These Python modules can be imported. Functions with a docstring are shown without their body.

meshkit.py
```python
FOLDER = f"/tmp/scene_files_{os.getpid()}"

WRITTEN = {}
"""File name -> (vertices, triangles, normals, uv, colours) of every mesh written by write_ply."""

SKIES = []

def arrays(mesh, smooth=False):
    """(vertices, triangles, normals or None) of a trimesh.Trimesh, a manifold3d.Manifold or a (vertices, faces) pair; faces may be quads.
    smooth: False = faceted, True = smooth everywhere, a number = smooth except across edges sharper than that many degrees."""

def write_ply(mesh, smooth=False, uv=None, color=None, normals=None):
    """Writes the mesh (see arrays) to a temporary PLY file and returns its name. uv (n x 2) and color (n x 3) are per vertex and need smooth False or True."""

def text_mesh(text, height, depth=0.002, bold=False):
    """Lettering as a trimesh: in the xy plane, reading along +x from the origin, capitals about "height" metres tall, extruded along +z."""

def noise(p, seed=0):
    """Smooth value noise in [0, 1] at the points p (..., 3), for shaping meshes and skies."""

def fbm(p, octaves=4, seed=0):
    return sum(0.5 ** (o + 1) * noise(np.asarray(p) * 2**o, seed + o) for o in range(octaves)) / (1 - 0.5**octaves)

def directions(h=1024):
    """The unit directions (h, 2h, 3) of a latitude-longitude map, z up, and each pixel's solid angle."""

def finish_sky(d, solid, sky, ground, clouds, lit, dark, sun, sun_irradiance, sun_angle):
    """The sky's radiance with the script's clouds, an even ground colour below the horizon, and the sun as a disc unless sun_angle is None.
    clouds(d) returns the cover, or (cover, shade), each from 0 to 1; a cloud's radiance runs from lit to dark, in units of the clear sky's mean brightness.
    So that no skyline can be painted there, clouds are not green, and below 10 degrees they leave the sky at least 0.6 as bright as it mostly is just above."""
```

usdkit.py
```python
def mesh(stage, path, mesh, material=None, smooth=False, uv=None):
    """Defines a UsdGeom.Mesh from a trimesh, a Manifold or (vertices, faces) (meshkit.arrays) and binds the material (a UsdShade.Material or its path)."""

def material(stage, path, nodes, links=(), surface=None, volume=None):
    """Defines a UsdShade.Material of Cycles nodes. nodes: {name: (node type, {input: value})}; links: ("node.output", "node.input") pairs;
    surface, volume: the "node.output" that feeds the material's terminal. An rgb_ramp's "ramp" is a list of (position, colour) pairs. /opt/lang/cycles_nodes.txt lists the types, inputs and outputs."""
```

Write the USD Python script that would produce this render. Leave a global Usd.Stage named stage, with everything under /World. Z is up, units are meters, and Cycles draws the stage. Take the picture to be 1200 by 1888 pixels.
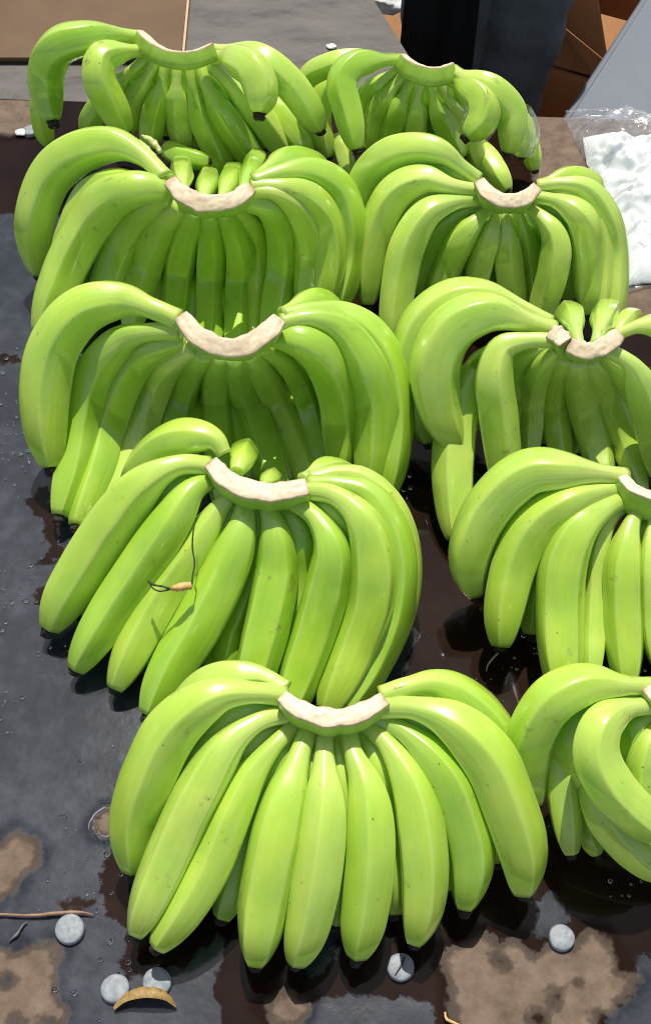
import math, numpy as np, trimesh, usdkit, meshkit, shapely
from shapely.geometry import Polygon, Point, LineString
from scipy.interpolate import PchipInterpolator
from pxr import Usd, UsdGeom, UsdLux, UsdShade, Gf, Sdf, Vt

stage = Usd.Stage.CreateInMemory()
UsdGeom.SetStageUpAxis(stage, UsdGeom.Tokens.z)
UsdGeom.SetStageMetersPerUnit(stage, 1.0)
UsdGeom.Xform.Define(stage, '/World')
UsdGeom.Scope.Define(stage, '/World/Looks')
R = np.random.default_rng(7)

# ------------------------------------------------------------------ camera
CAM_H, PITCH, FPX = 0.90, math.radians(55.0), 2279.0      # height, degrees below the horizon, focal length in photo pixels
CX, CY = 600.0, 944.0
cam = UsdGeom.Camera.Define(stage, '/World/camera')
cam.CreateHorizontalApertureAttr(36.0 * 650 / 1024)
cam.CreateVerticalApertureAttr(36.0)
cam.CreateFocalLengthAttr(36.0 * FPX / 1888)
cam.CreateClippingRangeAttr((0.02, 200))
cam.AddTranslateOp().Set(Gf.Vec3d(0, 0, CAM_H))
cam.AddRotateXOp().Set(90 - math.degrees(PITCH))
cam.CreateExposureAttr(0.15)
EYE = np.array([0, 0, CAM_H])
FWD = np.array([0, math.cos(PITCH), -math.sin(PITCH)])
UPV = np.array([0, math.sin(PITCH), math.cos(PITCH)])


def ray(px, py):
    return FWD + np.array([1.0, 0, 0]) * (px - CX) / FPX + UPV * (CY - py) / FPX


def at(px, py, z=0.0):
    d = ray(px, py)
    return EYE + d * ((z - CAM_H) / d[2])


def at_y(px, py, y):
    d = ray(px, py)
    return EYE + d * (y / d[1])


def depth(p):
    return float(np.dot(np.asarray(p) - EYE, FWD))


# ------------------------------------------------------------------ sky and sun
SUN_EL, SUN_AZ = math.radians(66), math.radians(0.5)        # azimuth from +y towards +x
sun_dir = np.array([math.sin(SUN_AZ) * math.cos(SUN_EL), math.cos(SUN_AZ) * math.cos(SUN_EL), math.sin(SUN_EL)])
dome = UsdLux.DomeLight.Define(stage, '/World/sky')
dome.GetPrim().SetCustomDataByKey('kind', 'structure')
sky = usdkit.material(stage, '/World/Looks/sky', {
    'tc': ('texture_coordinate', {}),
    'map': ('mapping', {'scale': (1.6, 1.6, 3.4)}),
    'n': ('noise_texture', {'scale': 1.7, 'detail': 6.0, 'roughness': 0.55}),
    'r': ('rgb_ramp', {'ramp': [(0.40, (0, 0, 0)), (0.66, (1, 1, 1))]}),
    's': ('sky_texture', {'sky_type': 'single_scattering', 'sun_disc': False, 'sun_elevation': SUN_EL, 'sun_rotation': SUN_AZ, 'aerosol_density': 2.0}),
    'm': ('mix', {'color2': (9.0, 9.3, 9.8)}),
    'f': ('math', {'math_type': 'multiply', 'value2': 0.6}),
    'b': ('background_shader', {'strength': 0.082}),
}, [('tc.generated', 'map.vector'), ('map.vector', 'n.vector'), ('n.fac', 'r.fac'), ('r.color', 'f.value1'), ('f.value', 'm.fac'), ('s.color', 'm.color1'), ('m.color', 'b.color')], surface='b.background')
UsdShade.MaterialBindingAPI.Apply(dome.GetPrim()).Bind(sky)
sun = UsdLux.DistantLight.Define(stage, '/World/sun')
sun.CreateIntensityAttr(1.22)
sun.CreateAngleAttr(0.5)
sun.CreateColorAttr(Gf.Vec3f(1.0, 0.95, 0.87))
sun.GetPrim().CreateAttribute('inputs:normalize', Sdf.ValueTypeNames.Bool).Set(True)
zax = Gf.Vec3d(*map(float, sun_dir))
xax = Gf.Cross(Gf.Vec3d(0, 0, 1), zax).GetNormalized()
yax = Gf.Cross(zax, xax)
sun.AddTransformOp().Set(Gf.Matrix4d(xax[0], xax[1], xax[2], 0, yax[0], yax[1], yax[2], 0, zax[0], zax[1], zax[2], 0, 0, 0, 5, 1))

# ------------------------------------------------------------------ helpers
taken = {}


def path_for(parent, name):
    base = (str(parent.GetPath()) if parent else '/World') + '/' + name
    k = taken.get(base, 0)
    taken[base] = k + 1
    return base if k == 0 else f'{base}_{k:03d}'


def tag(p, label=None, category=None, group=None, kind=None):
    p = p.GetPrim() if hasattr(p, 'GetPrim') else p
    for k, v in (('label', label), ('category', category), ('group', group), ('kind', kind)):
        if v:
            p.SetCustomDataByKey(k, v)
    return p


origin = {}


def thing(name, label, category, loc=(0, 0, 0), group=None):
    x = UsdGeom.Xform.Define(stage, path_for(None, name))
    x.AddTranslateOp().Set(Gf.Vec3d(*map(float, loc)))
    origin[str(x.GetPath())] = np.asarray(loc, float)
    return tag(x, label, category, group)


def obj(name, mesh, mat, parent=None, smooth=True, prim=None):
    """mesh in world coordinates; becomes one Mesh prim under parent (whose base it is moved to)"""
    if hasattr(mesh, 'vertices'):
        v, f = np.array(mesh.vertices), np.array(mesh.faces)
    else:
        v, f = np.array(mesh[0], float), np.array(mesh[1], int)
    if parent is not None:
        v = v - origin['/'.join(str(parent.GetPath()).split('/')[:3])]
    m = usdkit.mesh(stage, path_for(parent, name), (v, f), mat, smooth=smooth)
    for key, val in (prim or {}).items():
        api = UsdGeom.PrimvarsAPI(m)
        val = np.asarray(val, np.float32)
        if val.ndim == 2:
            api.CreatePrimvar(key, Sdf.ValueTypeNames.Float3Array, 'vertex').Set(Vt.Vec3fArray.FromNumpy(val))
        else:
            api.CreatePrimvar(key, Sdf.ValueTypeNames.FloatArray, 'vertex').Set(Vt.FloatArray.FromNumpy(val))
    return m.GetPrim()


def spline(P, n):
    """Catmull-Rom (centripetal) through P, resampled to n points evenly by length"""
    P = np.asarray(P, float)
    Q = np.vstack([2 * P[0] - P[1], P, 2 * P[-1] - P[-2]])
    out = []
    for i in range(1, len(Q) - 2):
        p0, p1, p2, p3 = Q[i - 1:i + 3]
        t0 = 0
        t1 = t0 + max(np.linalg.norm(p1 - p0), 1e-6) ** 0.5
        t2 = t1 + max(np.linalg.norm(p2 - p1), 1e-6) ** 0.5
        t3 = t2 + max(np.linalg.norm(p3 - p2), 1e-6) ** 0.5
        t = np.linspace(t1, t2, 24, endpoint=False)[:, None]
        a1 = (t1 - t) / (t1 - t0) * p0 + (t - t0) / (t1 - t0) * p1
        a2 = (t2 - t) / (t2 - t1) * p1 + (t - t1) / (t2 - t1) * p2
        a3 = (t3 - t) / (t3 - t2) * p2 + (t - t2) / (t3 - t2) * p3
        b1 = (t2 - t) / (t2 - t0) * a1 + (t - t0) / (t2 - t0) * a2
        b2 = (t3 - t) / (t3 - t1) * a2 + (t - t1) / (t3 - t1) * a3
        out.append((t2 - t) / (t2 - t1) * b1 + (t - t1) / (t2 - t1) * b2)
    C = np.vstack(out + [P[-1:]])
    for _ in range(6):
        C[1:-1] = 0.25 * C[:-2] + 0.5 * C[1:-1] + 0.25 * C[2:]
    L = np.r_[0, np.cumsum(np.linalg.norm(np.diff(C, axis=0), axis=1))]
    s = np.linspace(0, L[-1], n)
    return np.stack([np.interp(s, L, C[:, k]) for k in range(3)], 1), L[-1]


def frames(C, up=(0, 0, 1)):
    T = np.gradient(C, axis=0)
    T /= np.linalg.norm(T, axis=1, keepdims=True)
    N = np.zeros_like(C)
    n = np.asarray(up, float) - np.dot(up, T[0]) * T[0]
    if np.linalg.norm(n) < 1e-3:
        n = np.cross(T[0], [1, 0, 0])
    for i in range(len(C)):
        n = n - np.dot(n, T[i]) * T[i]
        n /= np.linalg.norm(n)
        N[i] = n
    return T, N, np.cross(T, N)


def tube_faces(n, m, cap=True):
    i, j = np.meshgrid(np.arange(n - 1), np.arange(m), indexing='ij')
    a, b = i * m + j, i * m + (j + 1) % m
    c, d = (i + 1) * m + (j + 1) % m, (i + 1) * m + j
    F = np.vstack([np.stack([a, b, c], -1).reshape(-1, 3), np.stack([a, c, d], -1).reshape(-1, 3)])
    if cap:
        k = np.arange(m)
        F = np.vstack([F, np.stack([(k + 1) % m, k, np.full(m, n * m)], 1), np.stack([(n - 1) * m + k, (n - 1) * m + (k + 1) % m, np.full(m, n * m + 1)], 1)])
    return F


def tube(P, rad, n=24, m=10, wob=0.0, seed=0):
    C, L = spline(P, n)
    T, N, B = frames(C)
    rad = np.interp(np.linspace(0, 1, n), np.linspace(0, 1, len(np.atleast_1d(rad))), np.atleast_1d(rad)) if np.size(rad) > 1 else np.full(n, float(np.ravel(rad)[0]))
    a = np.arange(m) / m * 2 * np.pi
    r = np.repeat(rad[:, None], m, 1)
    if wob:
        r = r * (1 + wob * (meshkit.noise(np.stack(np.broadcast_arrays(np.arange(n)[:, None] * 0.6, np.cos(a)[None] * 2, np.sin(a)[None] * 2), -1), seed) - 0.5) * 2)
    V = C[:, None] + r[..., None] * (np.cos(a)[None, :, None] * N[:, None] + np.sin(a)[None, :, None] * B[:, None])
    V = np.vstack([V.reshape(-1, 3), C[:1], C[-1:]])
    return V, tube_faces(n, m)


def box(lo, hi, bevel=0.0):
    lo, hi = np.asarray(lo, float), np.asarray(hi, float)
    if not bevel:
        return trimesh.creation.box(hi - lo, trimesh.transformations.translation_matrix((lo + hi) / 2))
    pts = []
    for k in range(3):
        l, h = lo + bevel, hi - bevel
        l[k], h[k] = lo[k], hi[k]
        pts += [[x, y, z] for x in (l[0], h[0]) for y in (l[1], h[1]) for z in (l[2], h[2])]
    return trimesh.convex.convex_hull(np.array(pts))


def slab(poly, z0, z1):
    return trimesh.creation.extrude_polygon(poly, z1 - z0, trimesh.transformations.translation_matrix([0, 0, z0]), engine='earcut')


# ------------------------------------------------------------------ materials
def mat(name, nodes, links, surface='p.BSDF', volume=None):
    return usdkit.material(stage, '/World/Looks/' + name, nodes, links, surface=surface, volume=volume)


def banana_skin(name, body, neck, seed):
    return mat(name, {
        'bx': ('attribute', {'attribute': 'straight'}),
        'al': ('attribute', {'attribute': 'along'}),
        'rd': ('attribute', {'attribute': 'ridge'}),
        'mp': ('mapping', {'scale': (14, 260, 260), 'location': (seed, seed * 2.3, 0)}),
        'st': ('noise_texture', {'scale': 1.0, 'detail': 3.0}),
        'mp2': ('mapping', {'scale': (22, 40, 40), 'location': (seed * 3.1, seed, 0)}),
        'bl': ('noise_texture', {'scale': 1.0, 'detail': 3.0}),
        'base': ('rgb_ramp', {'ramp': [(0.0, neck), (0.14, neck), (0.34, body), (0.8, body), (0.93, tuple(0.9 * b for b in body)), (1.0, tuple(0.8 * b + 0.01 for b in body))]}),
        'str': ('rgb_ramp', {'ramp': [(0.3, (0.96, 0.975, 0.93)), (0.7, (1.035, 1.02, 1.05))]}),
        'mul': ('mix', {'mix_type': 'multiply', 'fac': 1.0}),
        'blr': ('rgb_ramp', {'ramp': [(0.3, (0.84, 0.92, 0.8)), (0.7, (1.14, 1.06, 1.1))]}),
        'mul2': ('mix', {'mix_type': 'multiply', 'fac': 1.0}),
        'rr': ('rgb_ramp', {'ramp': [(0.80, (0, 0, 0)), (1.0, (0.30, 0.30, 0.30))]}),
        'rmix': ('mix', {'color2': (0.50, 0.66, 0.16)}),
        'v': ('voronoi_texture', {'scale': 85.0, 'randomness': 1.0}),
        'vn': ('noise_texture', {'scale': 30.0, 'detail': 1.0}),
        'vr': ('rgb_ramp', {'ramp': [(0.0, (1, 1, 1)), (0.03, (0.9, 0.9, 0.9)), (0.08, (0, 0, 0))]}),
        'vnr': ('rgb_ramp', {'ramp': [(0.52, (0, 0, 0)), (0.60, (1, 1, 1))]}),
        'vm': ('math', {'math_type': 'multiply'}),
        'spot': ('mix', {'color2': (0.085, 0.075, 0.020)}),
        'sc': ('noise_texture', {'scale': 48.0, 'detail': 5.0, 'roughness': 0.7}),
        'scr': ('rgb_ramp', {'ramp': [(0.635, (0, 0, 0)), (0.72, (0.65, 0.65, 0.65))]}),
        'scar': ('mix', {'color2': (0.20, 0.17, 0.045)}),
        'cr': ('rgb_ramp', {'ramp': [(0.38, (0.10, 0.10, 0.10)), (0.62, (0.26, 0.26, 0.26))]}),
        'wr': ('rgb_ramp', {'ramp': [(0.35, (0.24, 0.24, 0.24)), (0.65, (0.40, 0.40, 0.40))]}),
        'bu': ('bump', {'strength': 0.22, 'distance': 0.0012}),
        'p': ('principled_bsdf', {'subsurface_weight': 0.12, 'subsurface_radius': (0.40, 1.0, 0.06), 'subsurface_scale': 0.007, 'specular_ior_level': 0.5, 'coat_weight': 1.0, 'coat_roughness': 0.15}),
    }, [('bx.vector', 'mp.vector'), ('mp.vector', 'st.vector'), ('bx.vector', 'mp2.vector'), ('mp2.vector', 'bl.vector'),
        ('al.fac', 'base.fac'), ('st.fac', 'str.fac'), ('base.color', 'mul.color1'), ('str.color', 'mul.color2'),
        ('bl.fac', 'blr.fac'), ('mul.color', 'mul2.color1'), ('blr.color', 'mul2.color2'),
        ('rd.fac', 'rr.fac'), ('rr.color', 'rmix.fac'), ('mul2.color', 'rmix.color1'),
        ('bx.vector', 'v.vector'), ('bx.vector', 'vn.vector'), ('v.distance', 'vr.fac'), ('vn.fac', 'vnr.fac'), ('vr.color', 'vm.value1'), ('vnr.color', 'vm.value2'),
        ('vm.value', 'spot.fac'), ('rmix.color', 'spot.color1'), ('bx.vector', 'sc.vector'), ('sc.fac', 'scr.fac'), ('scr.color', 'scar.fac'), ('spot.color', 'scar.color1'),
        ('scar.color', 'p.base_color'), ('vn.fac', 'cr.fac'), ('cr.color', 'p.coat_roughness'), ('bl.fac', 'wr.fac'), ('wr.color', 'p.roughness'), ('st.fac', 'bu.height'), ('bu.normal', 'p.normal')])


SKINS = [banana_skin('green_skin_a', (0.395, 0.600, 0.058), (0.44, 0.61, 0.105), 1.0),
         banana_skin('green_skin_b', (0.442, 0.630, 0.088), (0.48, 0.635, 0.14), 5.0),
         banana_skin('green_skin_c', (0.325, 0.550, 0.038), (0.38, 0.57, 0.08), 9.0)]


def simple(name, color, rough=0.6, var=0.15, scale=40.0, bump=0.0, dist=0.002, detail=5.0, **kw):
    c = np.array(color)
    return mat(name, {
        'tc': ('texture_coordinate', {}), 'n': ('noise_texture', {'scale': scale, 'detail': detail, 'roughness': 0.6}),
        'r': ('rgb_ramp', {'ramp': [(0.25, tuple(c * (1 - var))), (0.75, tuple(np.minimum(c * (1 + var), 1)))]}),
        'b': ('bump', {'strength': bump, 'distance': dist}),
        'p': ('principled_bsdf', {'roughness': rough, **kw}),
    }, [('tc.object', 'n.vector'), ('n.fac', 'r.fac'), ('r.color', 'p.base_color'), ('n.fac', 'b.height'), ('b.normal', 'p.normal')])


M_cut = mat('cut_flesh', {
    'tc': ('texture_coordinate', {}), 'n': ('noise_texture', {'scale': 260.0, 'detail': 4.0}),
    'n2': ('noise_texture', {'scale': 55.0, 'detail': 4.0, 'roughness': 0.6}),
    'r': ('rgb_ramp', {'ramp': [(0.3, (0.60, 0.48, 0.315)), (0.7, (0.74, 0.62, 0.43))]}),
    'r2': ('rgb_ramp', {'ramp': [(0.48, (0, 0, 0)), (0.75, (0.6, 0.6, 0.6))]}),
    'm': ('mix', {'color2': (0.56, 0.40, 0.26)}),
    'b': ('bump', {'strength': 0.4, 'distance': 0.0008}),
    'ed': ('attribute', {'attribute': 'edge'}), 'em': ('math', {'math_type': 'multiply'}), 'er': ('rgb_ramp', {'ramp': [(0.35, (0.0, 0.0, 0.0)), (0.7, (1, 1, 1))]}), 'm2': ('mix', {'color2': (0.25, 0.13, 0.06)}),
    'p': ('principled_bsdf', {'roughness': 0.5})},
    [('n2.fac', 'er.fac'), ('ed.fac', 'em.value1'), ('er.color', 'em.value2'), ('em.value', 'm2.fac'), ('m.color', 'm2.color1'), ('m2.color', 'p.base_color'), ('tc.object', 'n.vector'), ('tc.object', 'n2.vector'), ('n.fac', 'r.fac'), ('n2.fac', 'r2.fac'), ('r.color', 'm.color1'), ('r2.color', 'm.fac'), ('n.fac', 'b.height'), ('b.normal', 'p.normal')])
M_crown = simple('crown_skin', (0.30, 0.49, 0.055), 0.38, 0.18, 70.0, 0.3, 0.001)
M_tip = simple('dry_blossom_end', (0.018, 0.013, 0.009), 0.8, 0.7, 320.0, 1.0, 0.002)
M_tipc = simple('blossom_scar', (0.20, 0.15, 0.11), 0.8, 0.4, 400.0, 0.5, 0.001)
M_galv = simple('galvanised_metal', (0.20, 0.222, 0.240), 0.55, 0.38, 210.0, 0.6, 0.0008)
M_carton = simple('corrugated_cardboard', (0.43, 0.24, 0.105), 0.85, 0.12, 30.0, 0.15, 0.001)
M_flatcard = simple('weathered_cardboard', (0.115, 0.068, 0.033), 0.85, 0.16, 20.0, 0.15, 0.001)
M_carton2 = simple('orange_cardboard', (0.36, 0.175, 0.068), 0.85, 0.10, 25.0, 0.15, 0.001)
M_carton_edge = simple('cardboard_edge', (0.50, 0.34, 0.20), 0.85, 0.15, 300.0, 0.3, 0.001)
M_greytop = simple('grey_plastic_sheet', (0.115, 0.13, 0.155), 0.42, 0.10, 14.0, 0.2, 0.003)
M_floor = simple('grey_concrete', (0.17, 0.155, 0.14), 0.85, 0.3, 9.0, 0.4, 0.004)
M_denim = mat('dark_denim', {
    'tc': ('texture_coordinate', {}), 'n': ('noise_texture', {'scale': 14.0, 'detail': 6.0, 'roughness': 0.65}),
    'r': ('rgb_ramp', {'ramp': [(0.3, (0.024, 0.028, 0.034)), (0.58, (0.055, 0.063, 0.072)), (0.74, (0.19, 0.205, 0.22))]}),
    'w': ('noise_texture', {'scale': 900.0}), 'b': ('bump', {'strength': 0.3, 'distance': 0.001}), 'p': ('principled_bsdf', {'roughness': 0.8})},
    [('tc.object', 'n.vector'), ('tc.object', 'w.vector'), ('n.fac', 'r.fac'), ('r.color', 'p.base_color'), ('w.fac', 'b.height'), ('b.normal', 'p.normal')])
M_black = simple('black_cloth', (0.0035, 0.0035, 0.004), 0.95, 0.3, 60.0, 0.3, 0.002, specular_ior_level=0.08)
M_shoe = simple('black_rubber', (0.012, 0.012, 0.013), 0.5, 0.3, 60.0)
M_skin = simple('trouser_lining', (0.02, 0.022, 0.028), 0.8, 0.2, 30.0)
M_white = mat('white_foam', {
    'tc': ('texture_coordinate', {}), 'n': ('noise_texture', {'scale': 34.0, 'detail': 4.0}),
    'r': ('rgb_ramp', {'ramp': [(0.3, (0.64, 0.68, 0.67)), (0.6, (0.72, 0.74, 0.73)), (0.72, (0.58, 0.67, 0.56))]}),
    'b': ('bump', {'strength': 0.25, 'distance': 0.003}), 'p': ('principled_bsdf', {'roughness': 0.7})},
    [('tc.object', 'n.vector'), ('n.fac', 'r.fac'), ('r.color', 'p.base_color'), ('n.fac', 'b.height'), ('b.normal', 'p.normal')])
M_film = mat('clear_film', {
    'tc': ('texture_coordinate', {}), 'n': ('noise_texture', {'scale': 60.0, 'detail': 3.0, 'distortion': 0.6}), 'b': ('bump', {'strength': 0.7, 'distance': 0.004}),
    'f': ('layer_weight', {'blend': 0.5}), 'fp': ('math', {'math_type': 'power', 'value2': 3.0}), 'f2': ('math', {'math_type': 'multiply_add', 'value2': 0.6, 'value3': 0.07}),
    't': ('transparent_bsdf', {'color': (0.985, 0.987, 0.99)}), 'd': ('diffuse_bsdf', {'color': (0.7, 0.73, 0.76)}), 'td': ('mix_closure', {'fac': 0.05}),
    'g': ('glossy_bsdf', {'color': (1, 1, 1), 'roughness': 0.16}), 'm': ('mix_closure', {})},
    [('tc.object', 'n.vector'), ('n.fac', 'b.height'), ('b.normal', 'g.normal'), ('b.normal', 'f.normal'), ('f.facing', 'fp.value1'), ('fp.value', 'f2.value1'), ('f2.value', 'm.fac'), ('t.BSDF', 'td.closure1'), ('d.BSDF', 'td.closure2'), ('td.closure', 'm.closure1'), ('g.BSDF', 'm.closure2')], surface='m.closure')
M_water = mat('clear_water', {'p': ('principled_bsdf', {'base_color': (1, 1, 1), 'roughness': 0.02, 'ior': 1.33, 'transmission_weight': 1.0})}, [])
M_twig = simple('dry_twig', (0.26, 0.15, 0.085), 0.8, 0.4, 120.0, 0.6, 0.001)
M_peel = mat('dry_peel', {
    'tc': ('texture_coordinate', {}), 'n': ('noise_texture', {'scale': 120.0, 'detail': 5.0, 'roughness': 0.7}), 'n2': ('noise_texture', {'scale': 60.0, 'detail': 2.0}),
    'r': ('rgb_ramp', {'ramp': [(0.3, (0.17, 0.09, 0.03)), (0.5, (0.31, 0.20, 0.06)), (0.75, (0.37, 0.28, 0.11))]}),
    'b': ('bump', {'strength': 0.7, 'distance': 0.002}), 'p': ('principled_bsdf', {'roughness': 0.5})},
    [('tc.object', 'n.vector'), ('n.fac', 'r.fac'), ('r.color', 'p.base_color'), ('n.fac', 'b.height'), ('b.normal', 'p.normal')])
M_peel_in = simple('peel_flesh', (0.46, 0.32, 0.22), 0.7, 0.25, 200.0, 0.4, 0.001)
M_torn = simple('torn_skin', (0.47, 0.52, 0.17), 0.45, 0.3, 180.0, 0.6, 0.0012)
M_thread = simple('dark_thread', (0.035, 0.05, 0.012), 0.7, 0.4, 400.0)
M_bract = simple('dry_floret', (0.62, 0.36, 0.13), 0.6, 0.35, 250.0, 0.4, 0.001)
M_whitebit = simple('white_bit', (0.8, 0.8, 0.77), 0.5, 0.06, 90.0)
M_steel = simple('painted_steel', (0.08, 0.08, 0.085), 0.5, 0.2, 30.0)

# the tabletop: wet_sdf is the signed distance (m) to the dry islands, damp_sdf the same for darker spots inside them
M_table = mat('wet_brown_tabletop', {
    'tc': ('texture_coordinate', {}),
    'sd': ('attribute', {'attribute': 'dry_distance'}),
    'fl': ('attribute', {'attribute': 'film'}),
    'e': ('noise_texture', {'scale': 75.0, 'detail': 6.0, 'roughness': 0.62}),
    'ea': ('math', {'math_type': 'multiply_add', 'value2': 0.020, 'value3': -0.010}),
    'sum': ('math', {'math_type': 'add'}),
    'dry': ('map_range', {'range_type': 'smoothstep', 'from_min': -0.0012, 'from_max': 0.0028, 'clamp': True}),
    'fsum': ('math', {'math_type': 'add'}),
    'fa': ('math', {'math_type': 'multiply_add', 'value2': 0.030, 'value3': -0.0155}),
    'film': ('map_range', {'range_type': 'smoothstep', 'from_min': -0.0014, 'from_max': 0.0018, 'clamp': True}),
    'film_sky': ('rgb_ramp', {'ramp': [(0.30, (0.008, 0.0095, 0.0130)), (0.5, (0.025, 0.0285, 0.0365)), (0.70, (0.060, 0.0660, 0.078))]}),  # mottled blue-grey stands in for the sky reflected in the wet film
    'fm': ('mix', {}), 'frm': ('mix', {'color2': (0.10, 0.10, 0.10)}), 'fsp': ('mix', {'color1': (0.16, 0.16, 0.16), 'color2': (0.55, 0.55, 0.55)}),
    'nl2': ('math', {'math_type': 'multiply', 'value2': 0.55}),
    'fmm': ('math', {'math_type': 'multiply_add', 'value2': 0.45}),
    'damp': ('map_range', {'range_type': 'smoothstep', 'from_min': -0.008, 'from_max': 0.000, 'clamp': True}),
    'n': ('noise_texture', {'scale': 55.0, 'detail': 8.0, 'roughness': 0.7}),
    'nl': ('noise_texture', {'scale': 9.0, 'detail': 4.0, 'roughness': 0.6}),
    'wetc': ('rgb_ramp', {'ramp': [(0.3, (0.007, 0.0034, 0.0024)), (0.55, (0.015, 0.0072, 0.0048)), (0.75, (0.028, 0.0155, 0.011))]}),
    'dampc': ('rgb_ramp', {'ramp': [(0.3, (0.055, 0.040, 0.030)), (0.7, (0.095, 0.072, 0.055))]}),
    'dryc': ('rgb_ramp', {'ramp': [(0.28, (0.094, 0.066, 0.047)), (0.5, (0.145, 0.104, 0.077)), (0.72, (0.195, 0.146, 0.111))]}),
    'm1': ('mix', {}), 'm2': ('mix', {}),
    'rw': ('rgb_ramp', {'ramp': [(0.35, (0.03, 0.03, 0.03)), (0.62, (0.06, 0.06, 0.06)), (0.75, (0.12, 0.12, 0.12))]}),
    'rd': ('mix', {'color2': (0.75, 0.75, 0.75)}),
    'spm': ('map_range', {'range_type': 'smoothstep', 'from_min': -0.018, 'from_max': -0.008, 'clamp': True}), 'spw': ('mix', {'color2': (0.05, 0.05, 0.05)}),
    'bn': ('noise_texture', {'scale': 130.0, 'detail': 5.0, 'roughness': 0.55}),
    'bn2': ('noise_texture', {'scale': 26.0, 'detail': 3.0}),
    'badd': ('math', {'math_type': 'multiply_add', 'value2': 0.5}),
    'bs': ('math', {'math_type': 'multiply_add', 'value2': 0.14, 'value3': 0.03}),
    'b': ('bump', {'distance': 0.002}),
    'p': ('principled_bsdf', {'ior': 1.5}),
}, [('tc.object', 'e.vector'), ('e.fac', 'ea.value1'), ('sd.fac', 'sum.value1'), ('ea.value', 'sum.value2'), ('sum.value', 'dry.value'), ('sum.value', 'damp.value'),
    ('tc.object', 'n.vector'), ('tc.object', 'nl.vector'), ('nl.fac', 'wetc.fac'), ('n.fac', 'dampc.fac'), ('n.fac', 'dryc.fac'),
    ('fl.fac', 'fsum.value1'), ('e.fac', 'fa.value1'), ('fa.value', 'fsum.value2'), ('fsum.value', 'film.value'), ('n.fac', 'fmm.value1'), ('nl2.value', 'fmm.value3'), ('nl.fac', 'nl2.value1'), ('fmm.value', 'film_sky.fac'), ('wetc.color', 'fm.color1'), ('film_sky.color', 'fm.color2'), ('film.result', 'fm.fac'), ('fm.color', 'm1.color1'), ('dampc.color', 'm1.color2'), ('damp.result', 'm1.fac'), ('m1.color', 'm2.color1'), ('dryc.color', 'm2.color2'), ('dry.result', 'm2.fac'), ('m2.color', 'p.base_color'),
    ('nl.fac', 'rw.fac'), ('rw.color', 'frm.color1'), ('film.result', 'frm.fac'), ('frm.color', 'rd.color1'), ('film.result', 'fsp.fac'), ('fsp.color', 'spw.color1'), ('damp.result', 'rd.fac'), ('rd.color', 'p.roughness'), ('sum.value', 'spm.value'), ('spm.result', 'spw.fac'), ('spw.color', 'p.specular_ior_level'),
    ('tc.object', 'bn.vector'), ('tc.object', 'bn2.vector'), ('bn.fac', 'badd.value1'), ('bn2.fac', 'badd.value3'), ('film.result', 'bs.value1'), ('bs.value', 'b.strength'), ('badd.value', 'b.height'), ('b.normal', 'p.normal')])
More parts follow.
